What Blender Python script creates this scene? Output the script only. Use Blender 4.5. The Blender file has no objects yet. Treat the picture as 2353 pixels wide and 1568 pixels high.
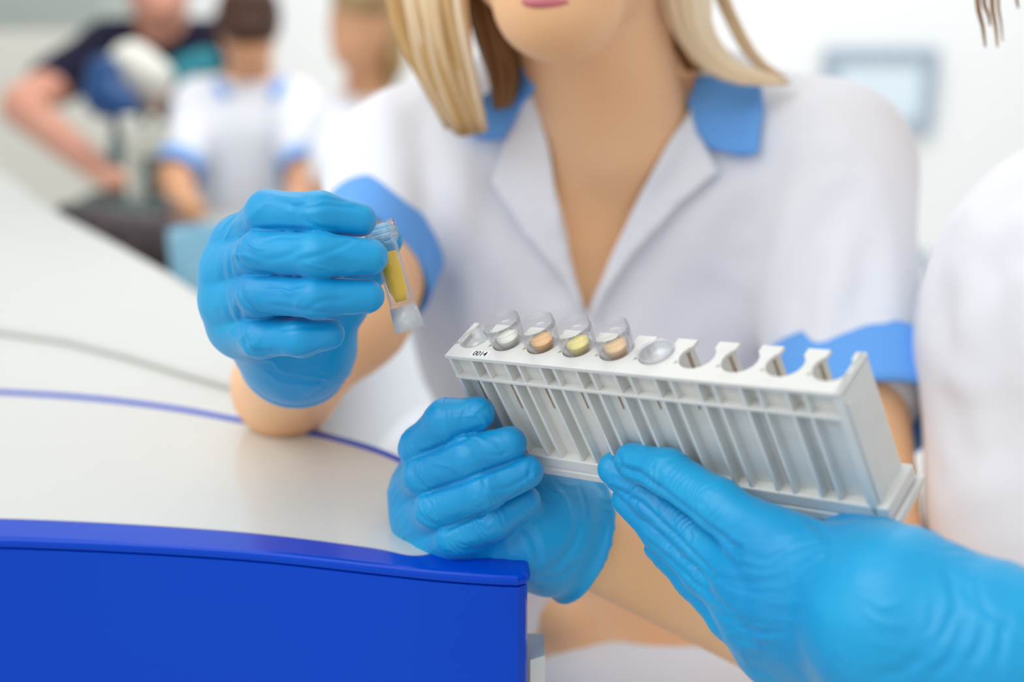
import bpy, bmesh, math, random
import numpy as np
from mathutils import Vector, Matrix
from mathutils.bvhtree import BVHTree

C = bpy.context.scene.collection
SC = bpy.context.scene

# ------------------------------------------------------------------ camera
FPX = 3268.0; CX = 1176.5; CY = 784.0
PITCH = math.radians(15.0)
CAM = np.array([0.0, 0.0, 1.183])
RIGHT = np.array([1.0, 0.0, 0.0])
FWD = np.array([0.0, math.cos(PITCH), -math.sin(PITCH)])
UP = np.array([0.0, math.sin(PITCH), math.cos(PITCH)])
cd = bpy.data.cameras.new('camera'); cam = bpy.data.objects.new('camera', cd); C.objects.link(cam)
cd.sensor_width = 36.0; cd.lens = FPX / 2353.0 * 36.0
cd.clip_start = 0.02; cd.clip_end = 50
cd.dof.use_dof = True; cd.dof.focus_distance = 0.662; cd.dof.aperture_fstop = 3.5
cam.location = CAM; cam.rotation_euler = (math.pi / 2 - PITCH, 0, 0)
SC.camera = cam

# ------------------------------------------------------------------ light
SC.view_settings.view_transform = 'Standard'; SC.view_settings.look = 'None'
SC.view_settings.exposure = 0.0; SC.view_settings.gamma = 1.0
SC.view_settings.use_curve_mapping = False
SC.cycles.use_denoising = True
SC.cycles.max_bounces = 12; SC.cycles.transparent_max_bounces = 16; SC.cycles.transmission_bounces = 12
SC.cycles.caustics_reflective = False
w = bpy.data.worlds.new('daylit_room'); SC.world = w; w.use_nodes = True
bgn = w.node_tree.nodes['Background']
bgn.inputs[0].default_value = (0.93, 0.97, 1.0, 1); bgn.inputs[1].default_value = 0.77

def area(name, loc, target, sx, sy, power, col):
    l = bpy.data.lights.new(name, 'AREA'); l.shape = 'RECTANGLE'; l.size = sx; l.size_y = sy
    l.energy = power; l.color = col
    o = bpy.data.objects.new(name, l); C.objects.link(o); o.location = loc
    o.rotation_euler = (Vector(target) - Vector(loc)).to_track_quat('-Z', 'Y').to_euler()
    return o
area('ceiling_panel_light', (-0.5, 0.6, 2.9), (0, 0.9, 0.9), 2.2, 1.6, 4, (1, 0.98, 0.95))
area('soft_key_light', (-1.3, -0.25, 2.5), (0.1, 0.85, 1.0), 2.0, 1.6, 26, (0.98, 0.99, 1))  # added soft key above left of the camera, shapes and highlights the gloves
area('far_ceiling_panel_light', (0.4, 3.4, 3.0), (0.2, 4.0, 0.8), 3.4, 1.8, 70, (1, 1, 1))

# ------------------------------------------------------------------ helpers
ZT = 0.90

def P(px, py, d):
    return CAM + d * (FWD + (px - CX) / FPX * RIGHT - (py - CY) / FPX * UP)

def T(px, py, z=ZT):
    r = FWD + (px - CX) / FPX * RIGHT - (py - CY) / FPX * UP
    return CAM + r * ((z - CAM[2]) / r[2])

def to_px(V):
    q = V - CAM
    d = q @ FWD
    return CX + FPX * (q @ RIGHT) / d, CY - FPX * (q @ UP) / d, d

def tag(o, label=None, cat=None, group=None, kind=None):
    if label: o['label'] = label
    if cat: o['category'] = cat
    if group: o['group'] = group
    if kind: o['kind'] = kind
    return o

def link(name, me, mat, parent=None, loc=None):
    o = bpy.data.objects.new(name, me); C.objects.link(o)
    if mat is not None:
        me.materials.append(mat)
    if parent is not None: o.parent = parent
    if loc is not None: o.location = loc
    return o

def mk(name, V, F, mat, parent=None, smooth=True, local=False):
    """one mesh object; V in world coordinates unless local; top-level origin at its base centre"""
    V = np.asarray(V, float).copy()
    if local: off = np.zeros(3)
    elif parent is not None: off = np.array(parent.location)
    else:
        lo, hi = V.min(0), V.max(0); off = np.array([(lo[0] + hi[0]) / 2, (lo[1] + hi[1]) / 2, lo[2]])
    me = bpy.data.meshes.new(name)
    me.from_pydata((V - off).tolist(), [], [tuple(int(i) for i in f) for f in F])
    me.validate()
    if len(V) < 6000:
        bm = bmesh.new(); bm.from_mesh(me); bmesh.ops.remove_doubles(bm, verts=bm.verts[:], dist=1e-7) if len(V) < 3000 else None
        bmesh.ops.recalc_face_normals(bm, faces=bm.faces[:]); bm.to_mesh(me); bm.free()
    if smooth: me.shade_smooth()
    o = link(name, me, mat, parent)
    if parent is None: o.location = off
    return o

def empty(name, loc=(0, 0, 0)):
    o = bpy.data.objects.new(name, None); C.objects.link(o); o.location = loc; o.empty_display_size = 0.05
    return o

def bevel(o, wd, seg=2, ang=35):
    m = o.modifiers.new('bevel', 'BEVEL'); m.width = wd; m.segments = seg
    m.limit_method = 'ANGLE'; m.angle_limit = math.radians(ang)
    return o

# ---- materials
def mat(name, col, rough=0.5, spec=0.5, **kw):
    m = bpy.data.materials.new(name); m.use_nodes = True
    b = m.node_tree.nodes['Principled BSDF']
    b.inputs['Base Color'].default_value = (*col, 1); b.inputs['Roughness'].default_value = rough
    b.inputs['Specular IOR Level'].default_value = spec
    for k, v in kw.items():
        b.inputs[k.replace('_', ' ')].default_value = v
    return m

def noise_col(m, c1, c2, scale, lo=0.35, hi=0.65, stretch=(1, 1, 1), detail=4):
    nt = m.node_tree; b = nt.nodes['Principled BSDF']
    tc = nt.nodes.new('ShaderNodeTexCoord'); mp = nt.nodes.new('ShaderNodeMapping')
    mp.inputs['Scale'].default_value = stretch
    n = nt.nodes.new('ShaderNodeTexNoise'); n.inputs['Scale'].default_value = scale; n.inputs['Detail'].default_value = detail
    r = nt.nodes.new('ShaderNodeValToRGB')
    r.color_ramp.elements[0].position = lo; r.color_ramp.elements[0].color = (*c1, 1)
    r.color_ramp.elements[1].position = hi; r.color_ramp.elements[1].color = (*c2, 1)
    nt.links.new(tc.outputs['Object'], mp.inputs[0]); nt.links.new(mp.outputs[0], n.inputs['Vector'])
    nt.links.new(n.outputs[0], r.inputs[0]); nt.links.new(r.outputs[0], b.inputs['Base Color'])
    return n

def bump(m, scale, strength, dist=0.001, stretch=(1, 1, 1), detail=5):
    nt = m.node_tree; b = nt.nodes['Principled BSDF']
    tc = nt.nodes.new('ShaderNodeTexCoord'); mp = nt.nodes.new('ShaderNodeMapping')
    mp.inputs['Scale'].default_value = stretch
    n = nt.nodes.new('ShaderNodeTexNoise'); n.inputs['Scale'].default_value = scale; n.inputs['Detail'].default_value = detail
    bp = nt.nodes.new('ShaderNodeBump'); bp.inputs['Strength'].default_value = strength; bp.inputs['Distance'].default_value = dist
    nt.links.new(tc.outputs['Object'], mp.inputs[0]); nt.links.new(mp.outputs[0], n.inputs['Vector'])
    nt.links.new(n.outputs[0], bp.inputs['Height']); nt.links.new(bp.outputs[0], b.inputs['Normal'])

M = {}
M['glove'] = mat('blue_nitrile', (0.0, 0.38, 0.74), 0.45, 0.5, Subsurface_Weight=0.06, Subsurface_Scale=0.003, Sheen_Weight=0.16, Sheen_Roughness=0.35)
M['glove'].node_tree.nodes['Principled BSDF'].inputs['Subsurface Radius'].default_value = (0.2, 0.8, 1.0)
noise_col(M['glove'], (0.0, 0.295, 0.62), (0.0, 0.36, 0.68), 14)
bump(M['glove'], 95, 0.55, 0.0008, (0.45, 1, 1), 4)
M['skin'] = mat('skin', (0.70, 0.40, 0.23), 0.45, 0.35, Subsurface_Weight=0.15, Subsurface_Scale=0.01)
noise_col(M['skin'], (0.90, 0.51, 0.255), (0.95, 0.58, 0.33), 9)
M['skin_red'] = mat('ruddy_skin', (0.60, 0.27, 0.19), 0.5, 0.3)
noise_col(M['skin_red'], (0.56, 0.25, 0.17), (0.66, 0.32, 0.22), 8)
M['skin_tan'] = mat('tan_skin', (0.66, 0.33, 0.17), 0.5, 0.3)
noise_col(M['skin_tan'], (0.62, 0.31, 0.15), (0.72, 0.38, 0.22), 8)
M['lips'] = mat('lips', (0.62, 0.17, 0.19), 0.35, 0.4)
M['coat'] = mat('white_coat_cloth', (0.86, 0.875, 0.92), 0.85, 0.15)
bump(M['coat'], 900, 0.15, 0.0003)
M['coat_far'] = mat('white_cloth', (0.78, 0.80, 0.85), 0.85, 0.15)
bump(M['coat_far'], 300, 0.15, 0.0003)
M['blue_cloth'] = mat('blue_trim_cloth', (0.15, 0.41, 0.90), 0.8, 0.2)
bump(M['blue_cloth'], 900, 0.15, 0.0003)
M['dark_cloth'] = mat('dark_shirt_cloth', (0.012, 0.012, 0.03), 0.85, 0.15)
bump(M['dark_cloth'], 200, 0.2, 0.0005)
M['rack'] = mat('white_rack_plastic', (0.84, 0.84, 0.80), 0.38, 0.4)
noise_col(M['rack'], (0.68, 0.675, 0.635), (0.72, 0.715, 0.68), 90, 0.3, 0.5)
M['slot'] = mat('tan_slot_lining', (0.42, 0.32, 0.23), 0.7, 0.2)
noise_col(M['slot'], (0.38, 0.28, 0.2), (0.5, 0.4, 0.3), 200)
M['counter_white'] = mat('glossy_white_laminate', (0.80, 0.80, 0.77), 0.16, 0.45)
noise_col(M['counter_white'], (0.655, 0.655, 0.62), (0.675, 0.675, 0.64), 3)
M['counter_blue'] = mat('glossy_blue_panel', (0.001, 0.055, 0.52), 0.2, 0.18)
noise_col(M['counter_blue'], (0.0, 0.053, 0.52), (0.0, 0.059, 0.56), 4)
M['ink'] = mat('black_print', (0.015, 0.015, 0.02), 0.6, 0.2)
M['wall'] = mat('white_paint', (0.88, 0.88, 0.87), 0.8, 0.2); bump(M['wall'], 80, 0.1)
M['floor'] = mat('pale_floor', (0.62, 0.62, 0.60), 0.4, 0.4); noise_col(M['floor'], (0.58, 0.58, 0.56), (0.66, 0.66, 0.64), 5)
M['greygreen'] = mat('grey_green_laminate', (0.38, 0.42, 0.38), 0.6, 0.3); noise_col(M['greygreen'], (0.37, 0.41, 0.37), (0.40, 0.44, 0.40), 3)
M['beige'] = mat('beige_laminate', (0.52, 0.52, 0.47), 0.5, 0.3); noise_col(M['beige'], (0.50, 0.50, 0.45), (0.55, 0.55, 0.50), 3)
M['cream'] = mat('cream_enamel', (0.72, 0.70, 0.62), 0.4, 0.4)
M['dark'] = mat('dark_brown_plastic', (0.045, 0.03, 0.035), 0.5, 0.4); noise_col(M['dark'], (0.03, 0.02, 0.025), (0.07, 0.045, 0.045), 20)
M['darkgreen'] = mat('dark_green_grey_metal', (0.06, 0.10, 0.10), 0.4, 0.4)
M['deepblue'] = mat('deep_blue_plastic', (0.0, 0.05, 0.18), 0.4, 0.4)
M['teal'] = mat('teal_cloth', (0.02, 0.20, 0.25), 0.7, 0.3)
M['grey'] = mat('blue_grey_plastic', (0.36, 0.44, 0.52), 0.5, 0.4)
M['lightblue'] = mat('pale_blue_plastic', (0.22, 0.46, 0.60), 0.4, 0.4)
M['screen'] = mat('pale_blue_pane', (0.72, 0.82, 0.88), 0.2, 0.5)
M['steel'] = mat('steel', (0.6, 0.6, 0.6), 0.3, 0.5, Metallic=0.9)

def plastic(name, col=(1, 1, 1), rough=0.02, ior=1.40):
    m = bpy.data.materials.new(name); m.use_nodes = True
    b = m.node_tree.nodes['Principled BSDF']
    b.inputs['Base Color'].default_value = (*col, 1); b.inputs['Roughness'].default_value = rough
    b.inputs['Transmission Weight'].default_value = 1.0; b.inputs['IOR'].default_value = ior
    return m
def thin_clear(name, base_fac, edge_fac, rough, diff=0.05, tint=(0.98, 0.99, 1.0)):
    m = bpy.data.materials.new(name); m.use_nodes = True; nt = m.node_tree; nt.nodes.clear()
    out = nt.nodes.new('ShaderNodeOutputMaterial'); tr = nt.nodes.new('ShaderNodeBsdfTransparent'); tr.inputs[0].default_value = (*tint, 1)
    gl = nt.nodes.new('ShaderNodeBsdfGlossy'); gl.inputs['Roughness'].default_value = rough
    df = nt.nodes.new('ShaderNodeBsdfDiffuse'); df.inputs[0].default_value = (0.93, 0.95, 0.97, 1)
    lw = nt.nodes.new('ShaderNodeLayerWeight'); lw.inputs[0].default_value = 0.5
    pw = nt.nodes.new('ShaderNodeMath'); pw.operation = 'POWER'; pw.inputs[1].default_value = 2.6
    mr = nt.nodes.new('ShaderNodeMapRange'); mr.inputs['To Min'].default_value = base_fac; mr.inputs['To Max'].default_value = edge_fac
    m1 = nt.nodes.new('ShaderNodeMixShader'); m2 = nt.nodes.new('ShaderNodeMixShader'); m1.inputs[0].default_value = diff
    nt.links.new(lw.outputs['Facing'], pw.inputs[0]); nt.links.new(pw.outputs[0], mr.inputs['Value'])
    nt.links.new(tr.outputs[0], m1.inputs[1]); nt.links.new(df.outputs[0], m1.inputs[2])
    nt.links.new(mr.outputs[0], m2.inputs[0]); nt.links.new(m1.outputs[0], m2.inputs[1]); nt.links.new(gl.outputs[0], m2.inputs[2])
    nt.links.new(m2.outputs[0], out.inputs[0])
    return m
M['clear'] = thin_clear('clear_plastic', 0.02, 0.85, 0.05, 0.02, (1, 1, 1))
M['frost'] = thin_clear('frosted_clear_plastic', 0.10, 0.6, 0.3, 0.30)
def liquid(name, col):
    return mat(name, col, 0.1, 0.4)
M['liq_yellow'] = liquid('deep_yellow_serum', (1.0, 0.60, 0.0))
M['liq_pale'] = liquid('pale_yellow_serum', (0.98, 0.82, 0.18))
M['liq_orange'] = liquid('orange_serum', (0.98, 0.48, 0.10))
M['liq_peach'] = liquid('peach_serum', (0.98, 0.60, 0.26))
M['liq_clear'] = liquid('colourless_serum', (0.93, 0.93, 0.84))

def hairmat(name, c1, c2, c3):
    m = mat(name, c2, 0.42, 0.4)
    nt = m.node_tree; b = nt.nodes['Principled BSDF']
    at = nt.nodes.new('ShaderNodeAttribute'); at.attribute_name = 'strand'
    r = nt.nodes.new('ShaderNodeValToRGB')
    r.color_ramp.elements[0].color = (*c1, 1); r.color_ramp.elements[1].color = (*c3, 1)
    e = r.color_ramp.elements.new(0.5); e.color = (*c2, 1)
    nt.links.new(at.outputs['Fac'], r.inputs[0]); nt.links.new(r.outputs[0], b.inputs['Base Color'])
    return m
M['blonde'] = hairmat('blonde_hair', (0.22, 0.10, 0.03), (0.58, 0.34, 0.11), (0.90, 0.74, 0.52))
M['brown_hair'] = mat('dark_brown_hair', (0.05, 0.018, 0.008), 0.5, 0.3); noise_col(M['brown_hair'], (0.035, 0.012, 0.006), (0.075, 0.028, 0.012), 30, stretch=(1, 1, 0.2))
M['fair_hair'] = mat('light_brown_hair', (0.38, 0.23, 0.10), 0.5, 0.3); noise_col(M['fair_hair'], (0.30, 0.17, 0.06), (0.50, 0.34, 0.18), 30, stretch=(1, 1, 0.2))
M['grey_hair'] = mat('grey_hair', (0.35, 0.32, 0.3), 0.6, 0.3); noise_col(M['grey_hair'], (0.3, 0.27, 0.25), (0.42, 0.4, 0.38), 30)

# ------------------------------------------------------------------ implicit surfaces
def smin(a, b, k):
    if k <= 0: return np.minimum(a, b)
    h = np.maximum(k - np.abs(a - b), 0) / k
    return np.minimum(a, b) - h * h * k * 0.25
def smax(a, b, k): return -smin(-a, -b, k)

class Grid:
    def __init__(s, lo, hi, res):
        s.lo = np.array(lo, float); s.res = res
        s.n = np.ceil((np.array(hi) - s.lo) / res).astype(int) + 1
        s.ax = [(s.lo[i] + res * np.arange(s.n[i])).astype(np.float32) for i in range(3)]
    def big(s): return np.full(s.n, 1.0, np.float32)
    def sl(s, lo, hi):
        a = np.clip(np.floor((lo - s.lo) / s.res).astype(int), 0, s.n)
        b = np.clip(np.ceil((hi - s.lo) / s.res).astype(int) + 1, 0, s.n)
        return tuple(slice(int(a[i]), int(b[i])) for i in range(3))
    def xyz(s, sl=None):
        if sl is None: sl = (slice(None),) * 3
        return (s.ax[0][sl[0]][:, None, None], s.ax[1][sl[1]][None, :, None], s.ax[2][sl[2]][None, None, :])
    def add(s, F, prim, k):
        kind = prim[0]; m = k + 4 * s.res + 0.004
        if kind == 'c':
            _, a, b, ra, rb = prim[:5]
            fl = prim[5] if len(prim) > 5 else None
            a = np.asarray(a, float); b = np.asarray(b, float); R = max(ra, rb)
            sl = s.sl(np.minimum(a, b) - R - m, np.maximum(a, b) + R + m)
            X, Y, Z = s.xyz(sl)
            d = b - a; L2 = float(d @ d) + 1e-12
            x, y, z = X - a[0], Y - a[1], Z - a[2]
            t = np.clip((x * d[0] + y * d[1] + z * d[2]) / L2, 0, 1)
            x = x - t * d[0]; y = y - t * d[1]; z = z - t * d[2]
            if fl is not None:
                n, f = fl; n = np.asarray(n, float); n = n / np.linalg.norm(n)
                q = (x * n[0] + y * n[1] + z * n[2]) * (1 / f - 1)
                x = x + q * n[0]; y = y + q * n[1]; z = z + q * n[2]
                v = (np.sqrt(x * x + y * y + z * z) - (ra + (rb - ra) * t)) * max(f, 0.7)
            else:
                v = np.sqrt(x * x + y * y + z * z) - (ra + (rb - ra) * t)
        else:
            _, c, r, Rm = prim
            c = np.asarray(c, float); r = np.asarray(r, float)
            sl = s.sl(c - r.max() - m, c + r.max() + m)
            X, Y, Z = s.xyz(sl); x, y, z = X - c[0], Y - c[1], Z - c[2]
            if Rm is not None:
                x, y, z = [x * Rm[i][0] + y * Rm[i][1] + z * Rm[i][2] for i in range(3)]
            l = np.sqrt((x / r[0]) ** 2 + (y / r[1]) ** 2 + (z / r[2]) ** 2)
            v = (l - 1) * r.min() if r.max() / r.min() < 1.6 else (l - 1) * (r.min() * r.max()) ** 0.5 * 0.8
        if v.size: F[sl] = smin(F[sl], v.astype(np.float32), k)
        return F
    def union(s, prims, k):
        F = s.big()
        for p in prims: s.add(F, p, k)
        return F

def nets(D, lo, res):
    S = D < 0; n = D.shape
    cnt = np.zeros((n[0] - 1, n[1] - 1, n[2] - 1), np.int8)
    for i in (0, 1):
        for j in (0, 1):
            for k in (0, 1):
                cnt += S[i:n[0] - 1 + i, j:n[1] - 1 + j, k:n[2] - 1 + k]
    mask = (cnt > 0) & (cnt < 8)
    I = np.argwhere(mask); idx = np.full(mask.shape, -1, np.int64); idx[mask] = np.arange(len(I))
    corner = {}
    for i in (0, 1):
        for j in (0, 1):
            for k in (0, 1):
                corner[(i, j, k)] = D[I[:, 0] + i, I[:, 1] + j, I[:, 2] + k].astype(float)
    acc = np.zeros((len(I), 3)); c = np.zeros(len(I))
    for a in corner:
        for ax in range(3):
            if a[ax] == 0:
                b = list(a); b[ax] = 1; b = tuple(b)
                va, vb = corner[a], corner[b]; m = (va < 0) != (vb < 0)
                t = np.where(m, va / np.where(m, va - vb, 1), 0)
                p = np.array(a, float)[None, :].repeat(len(I), 0); p[:, ax] += t
                acc += p * m[:, None]; c += m
    V = lo + res * (I + acc / c[:, None])
    Fs = []
    for ax in range(3):
        u, v = (ax + 1) % 3, (ax + 2) % 3
        s0 = [slice(None)] * 3; s1 = [slice(None)] * 3
        s0[ax] = slice(0, n[ax] - 1); s1[ax] = slice(1, n[ax])
        ch = S[tuple(s0)] != S[tuple(s1)]
        E = np.argwhere(ch)
        ok = (E[:, u] > 0) & (E[:, v] > 0) & (E[:, u] < n[u] - 1) & (E[:, v] < n[v] - 1)
        E = E[ok]
        if not len(E): continue
        ins = S[E[:, 0], E[:, 1], E[:, 2]]
        def cell(du, dv):
            q = E.copy(); q[:, u] += du; q[:, v] += dv
            return idx[q[:, 0], q[:, 1], q[:, 2]]
        q = np.stack([cell(-1, -1), cell(0, -1), cell(0, 0), cell(-1, 0)], 1)
        q[~ins] = q[~ins][:, ::-1]
        Fs.append(q)
    Fc = np.concatenate(Fs) if Fs else np.zeros((0, 4), int)
    return V, Fc[(Fc >= 0).all(1)]

def normals(V, F):
    n = np.cross(V[F[:, 2]] - V[F[:, 0]], V[F[:, 3]] - V[F[:, 1]])
    N = np.zeros_like(V)
    for i in range(4): np.add.at(N, F[:, i], n)
    return N / (np.linalg.norm(N, axis=1)[:, None] + 1e-12)

def relax(V, F, it=1, lam=0.5):
    for _ in range(it):
        A = np.zeros_like(V); c = np.zeros(len(V))
        for a, b in ((0, 1), (1, 2), (2, 3), (3, 0)):
            np.add.at(A, F[:, a], V[F[:, b]]); np.add.at(A, F[:, b], V[F[:, a]])
            np.add.at(c, F[:, a], 1); np.add.at(c, F[:, b], 1)
        V = V + lam * (A / c[:, None] - V)
    return V

_rng = np.random.RandomState(7)
_lat = _rng.rand(32, 32, 32)
def vnoise(Q):
    i = np.floor(Q).astype(int); f = Q - i; f = f * f * (3 - 2 * f); r = 0
    for a in (0, 1):
        for b in (0, 1):
            for c in (0, 1):
                wgt = (f[:, 0] if a else 1 - f[:, 0]) * (f[:, 1] if b else 1 - f[:, 1]) * (f[:, 2] if c else 1 - f[:, 2])
                r = r + wgt * _lat[(i[:, 0] + a) & 31, (i[:, 1] + b) & 31, (i[:, 2] + c) & 31]
    return r * 2 - 1

def bounds(prims, pad):
    lo = np.full(3, 9e9); hi = -lo
    for p in prims:
        if p[0] == 'c':
            R = max(p[3], p[4])
            for q in (p[1], p[2]): lo = np.minimum(lo, np.asarray(q) - R); hi = np.maximum(hi, np.asarray(q) + R)
        else:
            R = max(p[2]); lo = np.minimum(lo, np.asarray(p[1]) - R); hi = np.maximum(hi, np.asarray(p[1]) + R)
    return lo - pad, hi + pad

def blob(name, prims, k, res, mat_, parent=None, mod=None, smooth_it=1, folds=None):
    lo, hi = bounds(prims, 3 * res + k * 0.3 + 0.001)
    g = Grid(lo, hi, res); F = g.union(prims, k)
    if mod: F = mod(g, F)
    V, Q = nets(F, g.lo, res)
    V = relax(V, Q, smooth_it)
    if folds:
        N = normals(V, Q); X, Y, Dp = to_px(V)
        V = V + N * crease(V, N, X, Y, Dp, folds, 0.5, 25, 25)[:, None]
    return mk(name, V, Q, mat_, parent)

def chain(pts, flat=None):
    """pts: list of (px,py,depth,r_mm) -> capsules"""
    pr = []
    for a, b in zip(pts[:-1], pts[1:]):
        p = ('c', P(*a[:3]), P(*b[:3]), a[3] / 1000, b[3] / 1000)
        if flat: p = p + (flat,)
        pr.append(p)
    return pr
def E(px, py, d, r, Rm=None):
    if np.isscalar(r): r = (r, r, r)
    return ('e', P(px, py, d), tuple(x / 1000 for x in r), Rm)

# ------------------------------------------------------------------ gloved hands
def dist_poly(V, pts, pad=0.012):
    """distance to polyline"""
    best = np.full(len(V), 9.0)
    lo = pts.min(0) - pad; hi = pts.max(0) + pad
    m = np.where(((V > lo) & (V < hi)).all(1))[0]
    if not len(m): return best
    W = V[m]; bb = np.full(len(m), 9.0)
    for a, b in zip(pts[:-1], pts[1:]):
        d = b - a; L = d @ d + 1e-12
        t = np.clip((W - a) @ d / L, 0, 1)
        bb = np.minimum(bb, np.linalg.norm(W - a - t[:, None] * d, axis=1))
    best[m] = bb
    return best

def crease(V, N, X, Y, Dp, creases, ridge=0.2, snap=10, nstep=12):
    disp = np.zeros(len(V)); facing = (N @ -FWD) > 0.05
    for pts, wd, dep in creases:
        pts = np.array(pts, float); dens = []
        for a, b in zip(pts[:-1], pts[1:]):
            k = max(1, int(np.hypot(*(b - a)) / nstep))
            dens += [a + (b - a) * i / k for i in range(k)]
        dens.append(pts[-1]); w3 = []
        for q in dens:
            r2 = (X - q[0]) ** 2 + (Y - q[1]) ** 2
            c = np.where(facing & (r2 < snap * snap))[0]
            if not len(c): continue
            near = c[Dp[c] < Dp[c].min() + 0.004]
            w3.append(V[near[np.argmin(r2[near])]])
        if len(w3) < 2: continue
        w3 = np.array(w3); w3[1:-1] = (w3[:-2] + 2 * w3[1:-1] + w3[2:]) / 4
        d = dist_poly(V, w3, 0.005 + wd * 0.004) * 1000
        ends = np.minimum(np.linalg.norm(V - w3[0], axis=1), np.linalg.norm(V - w3[-1], axis=1)) * 1000
        fade = np.clip(ends / (wd * 3.0), 0.1, 1)
        disp += dep / 1000 * fade * (-np.exp(-(d / wd) ** 2) + ridge * np.exp(-((d - 2.2 * wd) / wd) ** 2))
    return disp

def glove(name, fingers, palm, cuff, res, creases, parent, label=None, kp=0.013, kf=0.0006, ring=None, seed=0, palm_amp=0.00035, fold=0.0008):
    allp = [p for f in fingers for p in f] + palm
    lo, hi = bounds(allp, 0.004)
    g = Grid(lo, hi, res)
    PF = g.union(palm, 0.016)
    D = PF.copy()
    for f in fingers:
        FF = g.union(f, 0.004)
        FF = smin(FF, PF, kp)
        D = smin(D, FF, kf)
    if cuff:
        c0, n, bead = cuff
        n = n / np.linalg.norm(n)
        X, Y, Z = g.xyz()
        sgn = ((X - c0[0]) * n[0] + (Y - c0[1]) * n[1] + (Z - c0[2]) * n[2]).astype(np.float32)
        D = D - bead * np.exp(-((sgn + 0.003) / 0.0025) ** 2).astype(np.float32)
        D = D + (0.0009 * np.exp(-((sgn + 0.009) / 0.004) ** 2)).astype(np.float32)
        D = smax(D, sgn, 0.0015)
    V, Q = nets(D, g.lo, res)
    V = relax(V, Q, 2, 0.5)
    N = normals(V, Q)
    # nearest finger segment coordinates for wrinkles running round the fingers
    bd = np.full(len(V), 9.0); S = np.zeros(len(V)); FI = np.full(len(V), -1); TT = np.zeros(len(V))
    for fi, f in enumerate(fingers):
        s0 = 0
        for si, p in enumerate(f):
            a, b = np.asarray(p[1]), np.asarray(p[2]); d = b - a; L = np.linalg.norm(d)
            t = np.clip((V - a) @ d / (L * L), 0, 1)
            q = np.linalg.norm(V - a - t[:, None] * d, axis=1) - (p[3] + (p[4] - p[3]) * t)
            m = q < bd; bd[m] = q[m]; S[m] = s0 + t[m] * L; FI[m] = fi; TT[m] = si + t[m]
            s0 += L
    onf = np.clip(1 - bd / 0.004, 0, 1)
    mm = V * 1000
    n1 = vnoise(mm / 9 + seed); n2 = vnoise(mm / 4 + 5 + seed); n3 = vnoise(mm / 22 + 11 + seed)
    disp = palm_amp * (n3 * 1.2 + 0.6 * n1) * (1 - 0.6 * onf)
    if ring:
        amp, lam = ring
        ph = S * 1000 / lam + 1.1 * n1 + 0.5 * n2
        r = (0.5 + 0.5 * np.cos(2 * math.pi * ph)) ** 2 - 0.35
        joint = np.exp(-((TT - 1.0) / 0.45) ** 2) + 0.8 * np.exp(-((TT - 2.0) / 0.35) ** 2)
        gate = np.clip(0.5 + 1.3 * vnoise(mm / 13 + 3 + seed), 0, 1.2)
        disp += amp * r * joint * gate * onf
    # long soft folds, running obliquely
    ph = (mm @ np.array([0.05, 0.11, 0.10])) + 1.3 * n3 + 0.5 * n1
    gate = np.clip(vnoise(mm / 17 + 31 + seed), 0, 1)
    disp += fold * gate * ((0.5 + 0.5 * np.cos(2 * math.pi * ph)) ** 3 - 0.25)
    X, Y, Dp = to_px(V)
    disp += crease(V, N, X, Y, Dp, creases)
    V = V + N * disp[:, None]
    V = relax(V, Q, 1, 0.3)
    o = mk(name, V, Q, M['glove'], parent)
    if label: o['label'] = label
    return o

def tubes(curves, nseg=6):
    """curves: list of (points Nx3, radii N) -> V, F, per-vertex value"""
    Vs, Fs, A = [], [], []; base = 0
    for ci, (pts, rad, val) in enumerate(curves):
        pts = np.asarray(pts, float); n = len(pts)
        tang = np.gradient(pts, axis=0); tang /= np.linalg.norm(tang, axis=1)[:, None] + 1e-12
        up = np.array([0.31, 0.9, 0.2]); 
        for i in range(n):
            u = np.cross(tang[i], up); u /= np.linalg.norm(u) + 1e-9; v = np.cross(tang[i], u)
            for j in range(nseg):
                an = 2 * math.pi * j / nseg
                Vs.append(pts[i] + rad[i] * (math.cos(an) * u + math.sin(an) * v)); A.append(val)
        for i in range(n - 1):
            for j in range(nseg):
                a = base + i * nseg + j; b = base + i * nseg + (j + 1) % nseg
                Fs.append((a, b, b + nseg, a + nseg))
        Fs.append(tuple(base + j for j in range(nseg))[::-1]); Fs.append(tuple(base + (n - 1) * nseg + j for j in range(nseg)))
        base += n * nseg
    return np.array(Vs), Fs, np.array(A)

def spline(pts, n):
    pts = np.asarray(pts, float); k = len(pts)
    t = np.linspace(0, k - 1, n); out = []
    for x in t:
        i = min(int(x), k - 2); f = x - i
        p0 = pts[max(i - 1, 0)]; p1 = pts[i]; p2 = pts[i + 1]; p3 = pts[min(i + 2, k - 1)]
        out.append(0.5 * ((2 * p1) + (-p0 + p2) * f + (2 * p0 - 5 * p1 + 4 * p2 - p3) * f * f + (-p0 + 3 * p1 - 3 * p2 + p3) * f ** 3))
    return np.array(out)

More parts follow.
